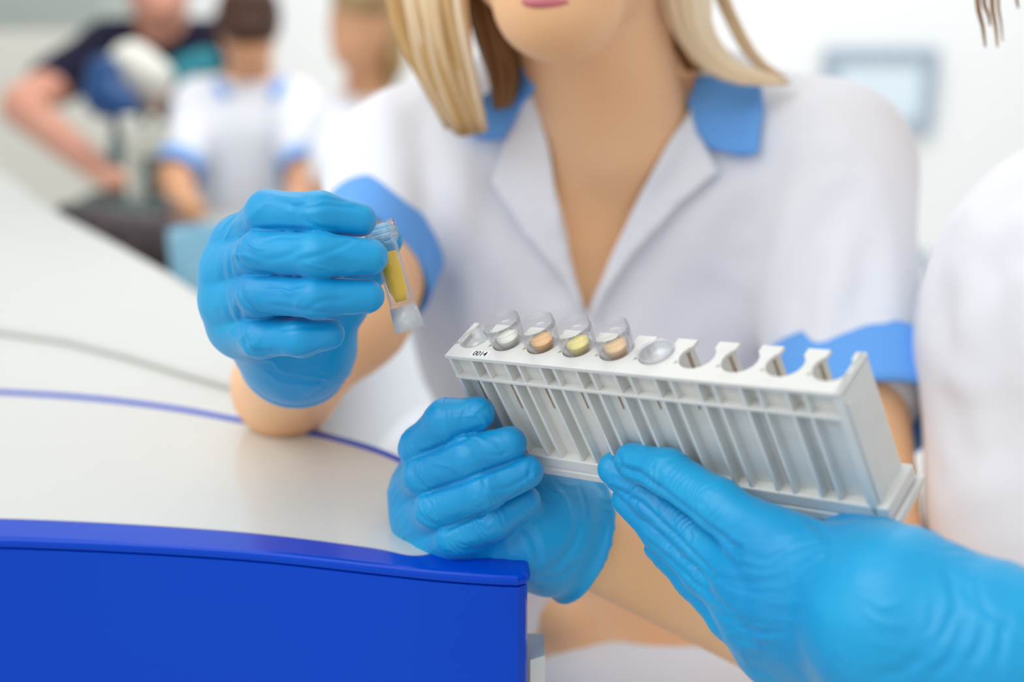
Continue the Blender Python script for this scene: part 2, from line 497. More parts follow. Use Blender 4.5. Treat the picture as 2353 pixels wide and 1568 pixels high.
def lock(guides, n, spread, r, rng, vals=(0, 1), steps=14):
    """hair strands between guide curves (each list of (px,py,d))"""
    G = [spline([P(*q) for q in g], steps) for g in guides]; out = []
    for i in range(n):
        u = rng.random() * (len(G) - 1); k = min(int(u), len(G) - 2); f = u - k
        c = G[k] * (1 - f) + G[k + 1] * f
        off = np.array([rng.gauss(0, spread), rng.gauss(0, spread), 0])
        t = np.linspace(0, 1, steps)[:, None]
        wob = spread * 0.5 * np.sin(t * rng.uniform(3, 7) + rng.uniform(0, 6)) * np.array([1, 0.7, 0.2])
        c = c + off * (1 - 0.5 * t) + wob
        rad = r * rng.uniform(0.7, 1.3) * (0.35 + 0.65 * np.sin(np.clip(1 - t[:, 0], 0.02, 1) * math.pi / 2) ** 0.6)
        out.append((c, rad, vals[0] + (vals[1] - vals[0]) * min(1, max(0, 0.5 * u / (len(G) - 1) + rng.random() * 0.6))))
    return out

def hair_obj(name, curves, m, parent):
    V, F, A = tubes(curves)
    o = mk(name, V, F, m, parent)
    at = o.data.attributes.new('strand', 'FLOAT', 'POINT'); at.data.foreach_set('value', A.astype(np.float32))
    return o

def prism(name, pts2, z0, z1, mat_, parent=None, smooth=False):
    n = len(pts2)
    V = [(p[0], p[1], z0) for p in pts2] + [(p[0], p[1], z1) for p in pts2]
    ar = sum(pts2[i][0] * pts2[(i + 1) % n][1] - pts2[(i + 1) % n][0] * pts2[i][1] for i in range(n))
    F = [tuple(range(n))[::-1], tuple(range(n, 2 * n))] + [(i, (i + 1) % n, n + (i + 1) % n, n + i) for i in range(n)]
    if ar < 0: F = [f[::-1] for f in F]
    return mk(name, V, F, mat_, parent, smooth)

def boxes(bl):
    V, F = [], []
    for (x0, x1, y0, y1, z0, z1) in bl:
        b = len(V)
        V += [(x, y, z) for x in (x0, x1) for y in (y0, y1) for z in (z0, z1)]
        F += [tuple(b + i for i in f) for f in ((0, 1, 3, 2), (4, 6, 7, 5), (0, 4, 5, 1), (2, 3, 7, 6), (0, 2, 6, 4), (1, 5, 7, 3))]
    return V, F

def box(name, bl, m, parent=None, local=False, bev=0):
    V, F = boxes(bl if isinstance(bl[0], (tuple, list)) else [bl])
    o = mk(name, V, F, m, parent, False, local)
    if bev: bevel(o, bev)
    return o

def lathe(prof, n=32, close=False):
    V, F = [], []
    m = len(prof)
    for i in range(n):
        a = 2 * math.pi * i / n
        for r, z in prof: V.append((r * math.cos(a), r * math.sin(a), z))
    for i in range(n):
        j = (i + 1) % n
        for k in range(m - 1 if not close else m):
            k2 = (k + 1) % m
            F.append((i * m + k, j * m + k, j * m + k2, i * m + k2))
    return V, F

# ------------------------------------------------------------------ the room
def struct(o): o['kind'] = 'structure'; return o
struct(box('floor', (-3.5, 3.5, -1.5, 5.6, -0.05, 0.0), M['floor']))
struct(box('wall_back', (-3.5, 3.5, 5.3, 5.4, 0.0, 3.2), M['wall']))
struct(box('baseboard_back', (-3.5, 3.5, 5.285, 5.3, 0.0, 0.09), M['wall']))

# front counter: curved white top with blue rim and blue front
def curve(pts, n=40): return spline([T(x, y) for x, y in pts], n)[:, :2]
front = curve([(-420, 1246), (-200, 1238), (0, 1238), (300, 1250), (600, 1270), (850, 1297), (1000, 1313), (1120, 1322), (1190, 1325)], 60)
rim_in = curve([(-420, 1202), (-200, 1192), (0, 1190), (300, 1203), (600, 1225), (850, 1256), (950, 1274), (1010, 1262), (1080, 1225)], 60)
back = curve([(-420, 898), (-200, 894), (0, 901), (200, 914), (400, 938), (560, 967), (720, 996), (850, 1030), (940, 1068), (1040, 1130), (1130, 1200)], 60)
back_in = back + np.array([0, -0.0035])
corner = [T(1213, 1320)[:2], T(1219, 1308)[:2], T(1214, 1285)[:2]]
ct = empty('reception_counter', (float(front[:, 0].mean()), float(back[:, 1].mean()) - 0.1, 0))
ct.location = (-0.12, 0.75, 0)
tag(ct, 'curved lab counter with glossy white top, blue front and blue rim in the foreground', 'counter')
top_out = list(rim_in) + list(back_in[::-1])
o = prism('countertop', top_out, ZT - 0.03, ZT - 0.0004, M['counter_white'], ct)
rim_pts = list(front) + corner + [T(1190, 1255)[:2], T(1135, 1205)[:2]] + list(rim_in[::-1])
o = bevel(prism('front_rim', rim_pts, ZT - 0.006, ZT, M['counter_blue'], ct), 0.0025, 3)
br = list(back_in) + list((back + np.array([0, 0.0035]))[::-1])
o = prism('back_rim', br, ZT - 0.03, ZT + 0.0005, M['counter_blue'], ct)
fr_in = front + np.array([0, 0.012]); 
body_pts = list(front + np.array([0, 0.0002])) + [T(1208, 1318)[:2], T(1212, 1308)[:2]] + [T(1195, 1275)[:2]] + list(fr_in[::-1])
prism('front_panel', body_pts, 0.0, ZT - 0.006, M['counter_blue'], ct)
e0, e1 = T(1212, 1300)[:2], T(1196, 1270)[:2]
ep = [e0 + (0.0015, -0.001), e0 + (0.009, 0.004), e1 + (0.012, 0.012), e1 + (0.003, 0.012)]
prism('end_panel', ep, 0.0, ZT - 0.05, M['counter_white'], ct)

# far counter beyond the blue line
farb = [T(-420, 896)[:2], *[tuple(p + np.array([0, 0.006])) for p in back[6:42:3]], T(600, 900)[:2], T(545, 780)[:2], T(488, 690)[:2], T(400, 630)[:2], T(280, 563)[:2],
        T(170, 505)[:2], T(95, 462)[:2], T(20, 400)[:2], T(-60, 350)[:2], T(-300, 300)[:2], T(-800, 420)[:2]]
fc = empty('side_counter', (-0.55, 1.2, 0)); tag(fc, 'large white counter with a rounded edge behind the blue fronted counter', 'counter')
bevel(prism('countertop', farb, ZT - 0.04, ZT - 0.0005, M['counter_white'], fc), 0.006, 3)
cen = np.mean([np.array(p) for p in farb], 0)
prism('base_cabinet', [cen + (np.array(p) - cen) * 0.9 for p in farb], 0.0, ZT - 0.04, M['beige'], fc)
st = [T(-420, 800)[:2], T(-200, 766)[:2], T(0, 768)[:2], T(150, 790)[:2], T(300, 828)[:2], T(430, 868)[:2], T(560, 905)[:2], T(560, 860)[:2], T(470, 712)[:2],
      T(385, 652)[:2], T(265, 585)[:2], T(155, 525)[:2], T(80, 482)[:2], T(0, 420)[:2], T(-80, 372)[:2], T(-300, 330)[:2]]
bevel(prism('raised_ledge', st, ZT - 0.0005, ZT + 0.006, M['counter_white'], fc), 0.003, 3)

# ------------------------------------------------------------------ sample rack
R3 = np.array([[0.7535, 0.3671, 0.5454], [0.0644, 0.7844, -0.6169], [-0.6542, 0.5, 0.5674]])
T3 = np.array([-.0325, .007, .6828])
B3 = np.stack([RIGHT, -UP, FWD], 1)
RW = B3 @ R3; TW = CAM + B3 @ T3
def rackpt(u, v, w): return TW + RW @ np.array([u, v, w])
RL, RH, RD, PW = 0.21, 0.0711, 0.0258, 0.0212
U0 = 0.0090; WC = 0.0152; WR = 0.0084; HS = 0.0056
rack = empty('sample_rack')
Mw = Matrix.Identity(4)
for i in range(3):
    for j in range(3): Mw[i][j] = RW[i][j]
    Mw[i][3] = TW[i]
rack.matrix_world = Mw
tag(rack, 'white plastic ten position sample rack held up by three gloved hands', 'rack')

# top plate with keyhole wells open to the rear: outline in (u, w)
ol = [(0, 0), (RL, 0), (RL, RD)]
for i in range(9, -1, -1):
    uc = U0 + PW * i
    a0 = math.asin(HS / WR)
    ol.append((uc + HS, RD))
    for k in range(17):
        a = a0 + (2 * math.pi - 2 * a0) * k / 16
        ol.append((uc + WR * math.sin(a), WC + WR * math.cos(a)))
    ol.append((uc - HS, RD))
ol.append((0, RD))
from mathutils.geometry import delaunay_2d_cdt
_e = [(i, (i + 1) % len(ol)) for i in range(len(ol))]
_r = delaunay_2d_cdt([Vector(p) for p in ol], _e, [], 1, 1e-7)
bm = bmesh.new()
vs = [bm.verts.new((q[0], 0, q[1])) for q in _r[0]]
for f in _r[2]: bm.faces.new([vs[i] for i in f])
r = bmesh.ops.extrude_face_region(bm, geom=bm.faces[:])
bmesh.ops.translate(bm, verts=[g for g in r['geom'] if isinstance(g, bmesh.types.BMVert)], vec=(0, 0.0017, 0))
bmesh.ops.recalc_face_normals(bm, faces=bm.faces[:])
me = bpy.data.meshes.new('top_plate'); bm.to_mesh(me); bm.free()
tp = link('top_plate', me, M['rack'], rack)
# ribs and dividers
bl = [(0.0005, 0.0026, 0.0005, RH - 0.011, 0.0006, RD)]
slots = []
for i in range(10):
    uc = U0 + PW * i
    bl.append((uc + 0.0056, uc + 0.0072, 0.0012, RH - 0.011, 0.0006, 0.0066))          # right wall of the well
    if i < 9: bl.append((uc + 0.0138, uc + 0.0154, 0.0012, RH - 0.011, 0.0006, 0.0066))
    if i < 9: bl.append((uc + 0.0087, uc + 0.0125, 0.0012, RH - 0.011, 0.0060, RD - 0.0002))  # next channel wall
    if i < 9: bl.append((uc + 0.0070, uc + 0.0140, 0.0012, RH - 0.011, 0.0060, 0.0066))  # channel back
    x0 = uc - 0.0065 if i else 0.0024
    bl.append((x0, uc + 0.0057, 0.0140, RH - 0.011, 0.0052, 0.0064))               # well front wall (below the shelf)
    bl.append((x0, uc + 0.0057, 0.0012, 0.0142, 0.0040, 0.0052))                   # well front wall (above the shelf)
bl.append((0.0005, RL - 0.003, 0.0128, 0.0144, 0.0002, 0.0060))                     # horizontal shelf
box('ribs', bl, M['rack'], rack, True, 0.00025)
# end panel
V = [(RL - 0.0035, 0.0, 0), (RL - 0.0035, 0.0, RD), (RL - 0.0035, RH - 0.006, RD), (RL - 0.0035, RH - 0.006, 0)]
V += [(RL, v, w_) for _, v, w_ in V]
o = mk('end_panel', V, [(0, 1, 2, 3), (7, 6, 5, 4), (0, 4, 5, 1), (1, 5, 6, 2), (2, 6, 7, 3), (3, 7, 4, 0)], M['rack'], rack, False, True); bevel(o, 0.0006)
box('end_rib', [(RL, RL + 0.0012, 0.006, RH - 0.008, 0.002, 0.0045)], M['rack'], rack, True, 0.0003)
# base: tray with a ledge, groove and foot plate
box('base', [(0.0, RL + 0.0045, RH - 0.0112, RH - 0.0046, 0.0, RD + 0.0015), (0.0, RL + 0.0030, RH - 0.0048, RH + 0.0006, 0.0003, RD + 0.001)], M['rack'], rack, True, 0.0006)
box('foot_plate', [(-0.001, RL + 0.0066, RH - 0.0036, RH + 0.0008, -0.0002, RD + 0.004)], M['rack'], rack, True, 0.0006)
# tan slots in the divider sides and at the notches of the wells
for i in range(10):
    uc = U0 + PW * i
    u0 = uc - 0.0087 if i else 0.0026
    sl = box('slot', [(u0 - 0.0002, u0 + 0.00015, 0.0026, 0.0128, 0.0192, 0.0214)], M['slot'], rack, True)
for i in range(7):
    uc = U0 + PW * i
    box('slot', [(uc - 0.0006, uc - 0.0001, 0.0146, 0.036 - 0.0025 * i, 0.0046, 0.0052)], M['slot'], rack, True)
for i in range(10):
    uc = U0 + PW * i - 0.0078; wv = WC - 0.0052
    o = mk('notch', [(uc - 0.0009, -0.0001, wv - 0.0009), (uc + 0.0009, -0.0001, wv), (uc - 0.0006, -0.0001, wv + 0.0013),
                     (uc - 0.0009, 0.001, wv - 0.0009), (uc + 0.0009, 0.001, wv), (uc - 0.0006, 0.001, wv + 0.0013)],
           [(0, 1, 2), (5, 4, 3), (0, 3, 4, 1), (1, 4, 5, 2), (2, 5, 3, 0)], M['slot'], rack, False, True)
# printed label 0014
lb = box('label_sticker', [(0.0150, 0.0262, -0.00012, 0.0003, 0.0016, 0.0058)], mat('label_paper', (0.86, 0.86, 0.84), 0.6, 0.3), rack, True)
tc = bpy.data.curves.new('number', 'FONT'); tc.body = '0014'; tc.size = 0.0046; tc.extrude = 0.00004; tc.align_x = 'CENTER'; tc.offset = 0.00003
to = bpy.data.objects.new('number', tc); C.objects.link(to)
dg = bpy.context.evaluated_depsgraph_get()
nm = bpy.data.meshes.new_from_object(to.evaluated_get(dg)); bpy.data.objects.remove(to)
nm.name = 'number'; nm.materials.clear()
no = link('number', nm, M['ink'], lb)
# text plane: x along u, y towards the rear (+w), facing -v
no.matrix_local = Matrix(((0.92, 0, 0, 0.0206), (0, 0, -1, -0.00018), (0, 1, 0, 0.0021), (0, 0, 0, 1)))

# ---- clear sample cups standing in the wells
def cup_frame(i, lift=0.0, tilt=0.0):
    base = rackpt(U0 + PW * i, -lift, WC)
    X = RW[:, 0]; Z = -RW[:, 1]; Y = np.cross(Z, X)
    m = Matrix.Identity(4)
    for a in range(3): m[a][0] = X[a]; m[a][1] = Y[a]; m[a][2] = Z[a]; m[a][3] = base[a]
    return m @ Matrix.Rotation(tilt, 4, 'Y')
def make_cup(i, liq, label, h=0.0112, fill=0.0027):
    r = empty('sample_cup'); r.matrix_world = cup_frame(i, 0.0, 0.0)
    tag(r, label, 'sample cup', 'clear sample cups standing in the white rack')
    t = 0.0005
    ro, rb = 0.0093, 0.0080
    prof = [(0.0, -0.0110), (0.0050, -0.0110), (0.0066, -0.0090), (0.0078, -0.0020), (rb, 0.0006), (rb + 0.0005, 0.0030), (ro, h), (ro - t, h + 0.0002), (rb - 0.0001, 0.0034),
            (rb - t, 0.0010), (0.0072, -0.0018), (0.0061, -0.0085), (0.0046, -0.0104), (0.0, -0.0104)]
    V, F = lathe(prof, 40)
    mk('cup_wall', V, F, M['clear'], r, True, True)
    # inner funnel cup
    prof = [(0.0, -0.0050), (0.0042, -0.0048), (0.0058, -0.0010), (0.0068, 0.0052), (0.0074, 0.0062), (0.0073, 0.0067), (0.0064, 0.0056), (0.0054, -0.0008), (0.0038, -0.0044), (0.0, -0.0046)]
    V, F = lathe(prof, 36); mk('inner_cup', V, F, M['clear'], r, True, True)
    if liq:
        prof = [(0.0, -0.0043), (0.0036, -0.0041), (0.0052, -0.0006), (0.0052 + fill * 0.17, -0.0006 + fill), (0.0050 + fill * 0.17, -0.00055 + fill), (0.0047 + fill * 0.17, -0.00055 + fill), (0.0, -0.00055 + fill)]
        V, F = lathe(prof, 32); mk('serum', V, F, M[liq], r, True, True)
    return r
make_cup(1, 'liq_clear', 'clear sample cup with colourless fluid, nearest the number label on the rack')
make_cup(2, 'liq_orange', 'clear sample cup with bright orange fluid, second from the number label')
make_cup(3, 'liq_pale', 'clear sample cup with pale yellow fluid, third from the number label')
make_cup(4, 'liq_peach', 'clear sample cup with peach coloured fluid, farthest right of the tall cups')
# low empty cup sunk in the sixth well
r = empty('sample_cup'); r.matrix_world = cup_frame(5)
tag(r, 'low empty clear cup sunk in the well right of the peach coloured cup', 'sample cup')
V, F = lathe([(0, -0.004), (0.0074, -0.004), (0.0079, 0.0), (0.0083, 0.0016), (0.0079, 0.0018), (0.0074, 0.0002), (0.0070, -0.0034), (0, -0.0034)], 36)
mk('cup_wall', V, F, M['frost'], r, True, True)
r = empty('sample_cup'); r.matrix_world = cup_frame(0)
tag(r, 'low frosted empty cup sunk in the leftmost well of the rack above the number', 'sample cup')
V, F = lathe([(0, -0.0035), (0.0076, -0.0035), (0.0081, -0.001), (0.0081, 0.0), (0.0077, 0.0), (0.0072, -0.003), (0, -0.003)], 36)
mk('cup_wall', V, F, M['frost'], r, True, True)

# ------------------------------------------------------------------ tube held by the upper hand
a = P(868, 512, 0.666); b = P(940, 750, 0.668)
ax = (a - b); L = np.linalg.norm(ax); ax /= L
Xv = np.cross(ax, FWD); Xv /= np.linalg.norm(Xv); Yv = np.cross(ax, Xv)
m = Matrix.Identity(4)
for i in range(3): m[i][0] = Xv[i]; m[i][1] = Yv[i]; m[i][2] = ax[i]; m[i][3] = b[i]
r = empty('sample_tube'); r.matrix_world = m
tag(r, 'clear plastic sample tube with deep yellow fluid pinched in a gloved hand', 'sample tube')
t = 0.0006
prof = [(0.0062, 0.0), (0.0060, 0.010), (0.0060, L - 0.011), (0.0066, L - 0.010), (0.0078, L - 0.0085), (0.0078, L), (0.0072, L), (0.0070, L - 0.008), (0.0060, L - 0.0095), (0.0054, L - 0.011),
        (0.0053, 0.0115), (0.0, 0.0108), (0.0, 0.0100), (0.0053, 0.0095), (0.0056, 0.0)]
V, F = lathe(prof, 40, False); F += [(i * len(prof), i * len(prof) + len(prof) - 1, ((i + 1) % 40) * len(prof) + len(prof) - 1, ((i + 1) % 40) * len(prof)) for i in range(40)]
mk('tube_wall', V, F, M['clear'], r, True, True)
V, F = lathe([(0.0074, -0.002), (0.0064, 0.0100), (0.00605, 0.0100), (0.0069, -0.002)], 40, True); mk('lower_sleeve', V, F, M['frost'], r, True, True)
V, F = lathe([(0.0, 0.0122), (0.0028, 0.0124), (0.0034, 0.016), (0.0044, 0.018), (0.0047, 0.024), (0.0048, 0.036), (0.0, 0.036)], 32); mk('serum', V, F, M['liq_yellow'], r, True, True)
for k in range(3):
    V, F = lathe([(0.0076, L - 0.0082 + k * 0.0026), (0.0082, L - 0.0078 + k * 0.0026), (0.0082, L - 0.0070 + k * 0.0026), (0.0076, L - 0.0066 + k * 0.0026)], 40, True)
    mk('thread', V, F, M['clear'], r, True, True)
# ------------------------------------------------------------------ the woman behind the rack
NA = np.array([0.0, 1.0, 0.10])   # chest depth direction
def torso(g):  # g grows the shape (m)
    def c(a, b, ra, rb, fl=None):
        p = ('c', P(*a), P(*b), ra + g, rb + g)
        return p + (((0, 1, 0), fl),) if fl else p
    return [c((1180, 480, 1.07), (1580, 480, 1.07), .098, .098, .82),
            c((1230, 760, 1.09), (1530, 760, 1.09), .085, .085, .86),
            c((1260, 1080, 1.12), (1500, 1080, 1.12), .078, .078, .9),
            c((1230, 1400, 1.16), (1530, 1400, 1.16), .100, .100, .9),
            c((940, 400, 1.04), (1260, 330, 1.07), .052, .058),
            c((1885, 392, 1.02), (1540, 330, 1.07), .052, .058),
            c((1260, 330, 1.07), (1540, 330, 1.07), .062, .062)]
arm_r = [('c', P(912, 450, 1.025), P(840, 610, .972), .041, .0385), ('c', P(840, 610, .972), P(800, 712, .935), .0385, .037), ('c', P(800, 712, .935), P(657, 885, .893), .039, .029),
         ('c', P(654, 888, .885), P(682, 800, .760), .029, .0225)]
arm_l = [('c', P(1895, 400, 1.01), P(2000, 1470, .905), .040, .040), ('c', P(1985, 1530, .885), P(1330, 1225, .735), .036, .0245)]
legs = [('c', P(1420, 1450, 1.12), P(1300, 1430, .97), .035, .019), ('c', P(1330, 1640, .99), P(1330, 2900, 1.05), .05, .035), ('c', P(1560, 1640, 1.02), P(1560, 2900, 1.08), .05, .035), ('c', P(1400, 1450, 1.1), P(1330, 1640, .99), .05, .05), ('c', P(1500, 1450, 1.1), P(1560, 1640, 1.02), .05, .05)]
head = [E(1285, -395, .930, (76, 92, 88)), E(1290, -180, .905, 58), E(1286, 26, .842, 17), E(1262, 0, .848, 23), E(1312, 0, .850, 23),
        ('c', P(1150, -90, .915), P(1250, 30, .860), .022, .022), ('c', P(1425, -90, .920), P(1325, 30, .862), .022, .022),
        E(1180, -180, .880, 34), E(1385, -180, .885, 34), E(1268, -40, .846, (30, 24, 30)),
        ('c', P(1262, -240, .842), P(1262, -105, .822), .007, .011),
        E(1095, -190, .935, (10, 14, 26)), E(1480, -190, .940, (10, 14, 26))]
neck = [('c', P(1330, -60, .945), P(1405, 300, 1.005), .052, .054)]
body_prims = torso(0) + arm_r + arm_l + neck + head + legs
woman = blob('person', body_prims, 0.022, 0.0045, M['skin'])
tag(woman, 'woman with blonde hair in a white coat with blue collar holding tube and rack', 'person')
# lips and eyes
def ell(name, c, r, m, parent, n=24):
    V, F = [], []
    for i in range(n // 2 + 1):
        th = math.pi * i / (n // 2)
        for j in range(n):
            ph = 2 * math.pi * j / n
            V.append((c[0] + r[0] * math.sin(th) * math.cos(ph), c[1] + r[1] * math.sin(th) * math.sin(ph), c[2] + r[2] * math.cos(th)))
    for i in range(n // 2):
        for j in range(n):
            F.append((i * n + j, (i + 1) * n + j, (i + 1) * n + (j + 1) % n, i * n + (j + 1) % n))
    return mk(name, V, F, m, parent)
ell('lower_lip', P(1266, 4, .823), (.0175, .008, .0052), M['lips'], woman)
ell('upper_lip', P(1266, -38, .820), (.019, .007, .004), M['lips'], woman)
eye_m = mat('eye_white', (0.85, 0.85, 0.85), 0.2, 0.5)
for ex in (1195, 1345): ell('eye', P(ex, -245, .848), (.0125, .008, .008), eye_m, woman)

# ---- coat
vb = P(1342, 735, 1.02); vl = P(1190, 120, 1.02); vr = P(1612, 120, 1.02)
def vmod(g, F):
    X, Y, Z = g.xyz()
    def side(p, q, sgn):
        d = q - p; n = np.cross(d, FWD); n /= np.linalg.norm(n); n *= sgn
        return (X - p[0]) * n[0] + (Y - p[1]) * n[1] + (Z - p[2]) * n[2]
    cen = P(1400, 300, 1.02)
    def orient(p, q):
        d = q - p; n = np.cross(d, FWD); return -1 if (cen - p) @ n > 0 else 1
    W = np.maximum(side(vb, vl, orient(vb, vl)), side(vb, vr, orient(vb, vr)))   # inside the V: negative
    W = np.maximum(W, (Y - (vb[1] + 0.05)) + 0 * W)
    F = smax(F, -W.astype(np.float32), 0.004)
    # open at the neck
    nk = g.union([('c', P(1380, 100, .99), P(1400, 200, 1.0), .064, .062)], 0.01)
    return smax(F, -nk, 0.004)
coat_prims = torso(0.008) + [
    ('c', P(950, 430, 1.03), P(895, 512, 1.00), .054, .0455), ('c', P(1893, 400, 1.01), P(1948, 862, .975), .060, .054),
    ('c', P(1340, 1625, .96), P(1720, 1640, .98), .040, .045), ('c', P(1300, 1500, 1.14), P(1340, 1640, 1.0), .05, .05),
    ('c', P(1080, 1150, 1.16), P(960, 1420, 1.18), .085, .095)]
coat = blob('coat', coat_prims, 0.03, 0.0040, M['coat'], woman, vmod, 2, [([(1915, 420), (1860, 600), (1790, 790)], 11, 4), ([(1830, 330), (1765, 450), (1700, 570)], 12, 3.5), ([(960, 200), (985, 380), (1000, 620), (1008, 900)], 12, 5),
    ([(1080, 330), (1170, 500), (1270, 640)], 12, 4), ([(1700, 560), (1600, 760)], 16, 4), ([(1960, 480), (1990, 650), (1960, 780)], 10, 3)])

def bvh_of(objs):
    V, F = [], []
    for o in objs:
        b = len(V); mw = o.matrix_world if o.parent is None else Matrix.Translation(o.parent.location)
        mw = Matrix.Translation(o.location if o.parent is None else o.parent.location)
        V += [mw @ v.co for v in o.data.vertices]; F += [[b + i for i in p.vertices] for p in o.data.polygons]
    return BVHTree.FromPolygons(V, F)
tree = bvh_of([coat, woman])
from mathutils.geometry import delaunay_2d_cdt
def sheet(name, outline, off, thick, m, parent, step=14, curl=0.0, maxd=None, tr=None):
    """cloth panel lying on the surface under the given outline"""
    out = []
    n = len(outline)
    for i in range(n):
        a, b = np.array(outline[i], float), np.array(outline[(i + 1) % n], float)
        k = max(1, int(np.hypot(*(b - a)) / step))
        out += [a + (b - a) * j / k for j in range(k)]
    ed = [(i, (i + 1) % len(out)) for i in range(len(out))]
    pts = [Vector(p) for p in out]; A = np.array(out); lo, hi = A.min(0), A.max(0)
    def inside(x, y):
        c = False
        for i in range(len(out)):
            x0, y0 = out[i]; x1, y1 = out[(i + 1) % len(out)]
            if (y0 > y) != (y1 > y) and x < (x1 - x0) * (y - y0) / (y1 - y0) + x0: c = not c
        return c
    y = lo[1] + step / 2
    while y < hi[1]:
        x = lo[0] + step / 2
        while x < hi[0]:
            if inside(x, y) and np.min(np.hypot(A[:, 0] - x, A[:, 1] - y)) > step * 0.5: pts.append(Vector((x, y)))
            x += step
        y += step
    r = delaunay_2d_cdt(pts, ed, [], 1, 1e-4)
    q2, F = r[0], [f for f in r[2]]
    D = []
    for q in q2:
        d = P(q[0], q[1], 1.0) - CAM; Ld = np.linalg.norm(d)
        h = (tr or tree).ray_cast(Vector(CAM), Vector(d / Ld))
        D.append(h[3] / Ld if h[0] is not None else None)
    ok = [d for d in D if d]; med = float(np.median(ok))
    D = np.array([med if d is None else min(max(d, med - 0.06), med + 0.09) for d in D])
    adj = [[] for _ in D]
    for f in F:
        for i in range(len(f)): adj[f[i]].append(f[(i + 1) % len(f)]); adj[f[(i + 1) % len(f)]].append(f[i])
    for _ in range(6): D = np.array([0.4 * D[i] + 0.6 * np.mean(D[adj[i]]) if adj[i] else D[i] for i in range(len(D))])
    c2 = A.mean(0)
    V = [P(q[0], q[1], D[i] - off) for i, q in enumerate(q2)]
    o = mk(name, V, F, m, parent, True)
    s = o.modifiers.new('thick', 'SOLIDIFY'); s.thickness = thick; s.offset = 0
    return o
# collar and lapels
sheet('collar', [(1600, 178), (1680, 170), (1748, 200), (1752, 260), (1742, 352), (1700, 358), (1632, 342), (1600, 300), (1580, 240)], 0.010, 0.004, M['blue_cloth'], woman)['label'] = 'blue collar'
sheet('collar', [(1205, 150), (1235, 190), (1190, 260), (1155, 320), (1110, 322), (1060, 300), (1090, 240), (1150, 190)], 0.012, 0.004, M['blue_cloth'], woman)['label'] = 'blue collar'
sheet('lapel', [(1218, 205), (1236, 250), (1262, 340), (1272, 420), (1288, 495), (1284, 505), (1300, 560), (1344, 730), (1290, 640), (1200, 530), (1130, 420), (1160, 320), (1190, 262)], 0.007, 0.004, M['coat'], woman)
sheet('lapel', [(1590, 250), (1606, 305), (1650, 395), (1560, 470), (1450, 590), (1352, 735), (1400, 600), (1470, 450), (1540, 320)], 0.007, 0.004, M['coat'], woman)
# blue turned cuffs of the short sleeves
def ring_band(name, a, b, ra, rb, m, parent, n=48, th=0.004, wob=0.0, seed=0):
    a = np.array(a); b = np.array(b); ax = b - a; ax /= np.linalg.norm(ax)
    X = np.cross(ax, [0.1, 0.2, 1]); X /= np.linalg.norm(X); Y = np.cross(ax, X); V, F = [], []; k = 8
    for i in range(n):
        an = 2 * math.pi * i / n; rad = math.cos(an) * X + math.sin(an) * Y
        for j in range(k):
            s = j / (k - 1); c = a + (b - a) * s; r = ra + (rb - ra) * s + wob * math.sin(3 * an + seed) 
            V.append(c + rad * r)
        for j in range(k - 1, -1, -1):
            s = j / (k - 1); c = a + (b - a) * s; r = ra + (rb - ra) * s - th + wob * math.sin(3 * an + seed)
            V.append(c + rad * r)
    K = 2 * k
    for i in range(n):
        for j in range(K):
            F.append((i * K + j, ((i + 1) % n) * K + j, ((i + 1) % n) * K + (j + 1) % K, i * K + (j + 1) % K))
    return mk(name, V, F, m, parent)
ring_band('sleeve_cuff', P(868, 545, .995), P(832, 625, .962), .0475, .0470, M['blue_cloth'], woman, wob=0.003)['label'] = 'blue turned up sleeve cuff'
ring_band('sleeve_cuff', P(1950, 848, .978), P(1970, 980, .952), .0605, .0610, M['blue_cloth'], woman, wob=0.003, seed=2)['label'] = 'blue turned up sleeve cuff'

# ---- hair
rng = random.Random(5)
cv = []
cv += lock([[(905, -420, .97), (895, -200, .95), (915, 0, .93), (960, 150, .93), (1040, 290, .94)],
            [(980, -480, .93), (960, -200, .91), (975, 0, .90), (1010, 170, .91), (1070, 310, .93)],
            [(1060, -450, .90), (1040, -200, .89), (1050, 0, .89), (1075, 160, .905), (1105, 300, .93)]], 150, 0.004, 0.0036, rng, (0.25, 0.95))
cv += lock([[(1090, -300, .93), (1080, -100, .92), (1110, 60, .93), (1140, 170, .95), (1150, 250, .96)],
            [(1110, -200, .95), (1120, -50, .95), (1180, 90, .97), (1200, 150, .98), (1180, 230, .98)]], 110, 0.004, 0.0035, rng, (-0.4, 0.2))
cv += lock([[(1480, -420, .92), (1505, -200, .91), (1535, -20, .92), (1560, 70, .93), (1620, 150, .94), (1700, 188, .95), (1800, 192, .96)],
            [(1560, -420, .94), (1600, -200, .92), (1620, -20, .925), (1625, 60, .93), (1670, 130, .945), (1740, 165, .955), (1810, 188, .965)]], 70, 0.0022, 0.0028, rng, (0.6, 1.3))
cv += lock([[(1600, -400, .95), (1630, -200, .95), (1650, -40, .95), (1680, 40, .955), (1730, 130, .96), (1790, 180, .965)]] * 2, 14, 0.0025, 0.002, rng, (0.5, 1.0))
cv += lock([[(1490, -300, .96), (1500, -100, .96), (1530, 20, .97), (1560, 100, .985), (1590, 160, 1.0)],
            [(1530, -300, .95), (1550, -100, .95), (1580, 20, .96), (1600, 100, .97), (1620, 160, .98)]], 40, 0.004, 0.003, rng, (-0.2, 0.35))
hair_obj('hair', cv, M['blonde'], woman)
blob('hair_crown', [E(1285, -440, .945, (84, 98, 92)), ('c', P(1090, -420, .97), P(1010, -160, .955), .045, .035), ('c', P(1480, -420, .97), P(1540, -180, .955), .045, .028),
                    ('c', P(1280, -300, 1.02), P(1300, -20, 1.03), .075, .055)], 0.02, 0.005, M['blonde'], woman,
     lambda g, F: smax(F, -g.union([('c', P(1275, -300, .80), P(1275, 60, .78), .068, .066)], .01), .008))

# ------------------------------------------------------------------ gloves
RES = 0.0006
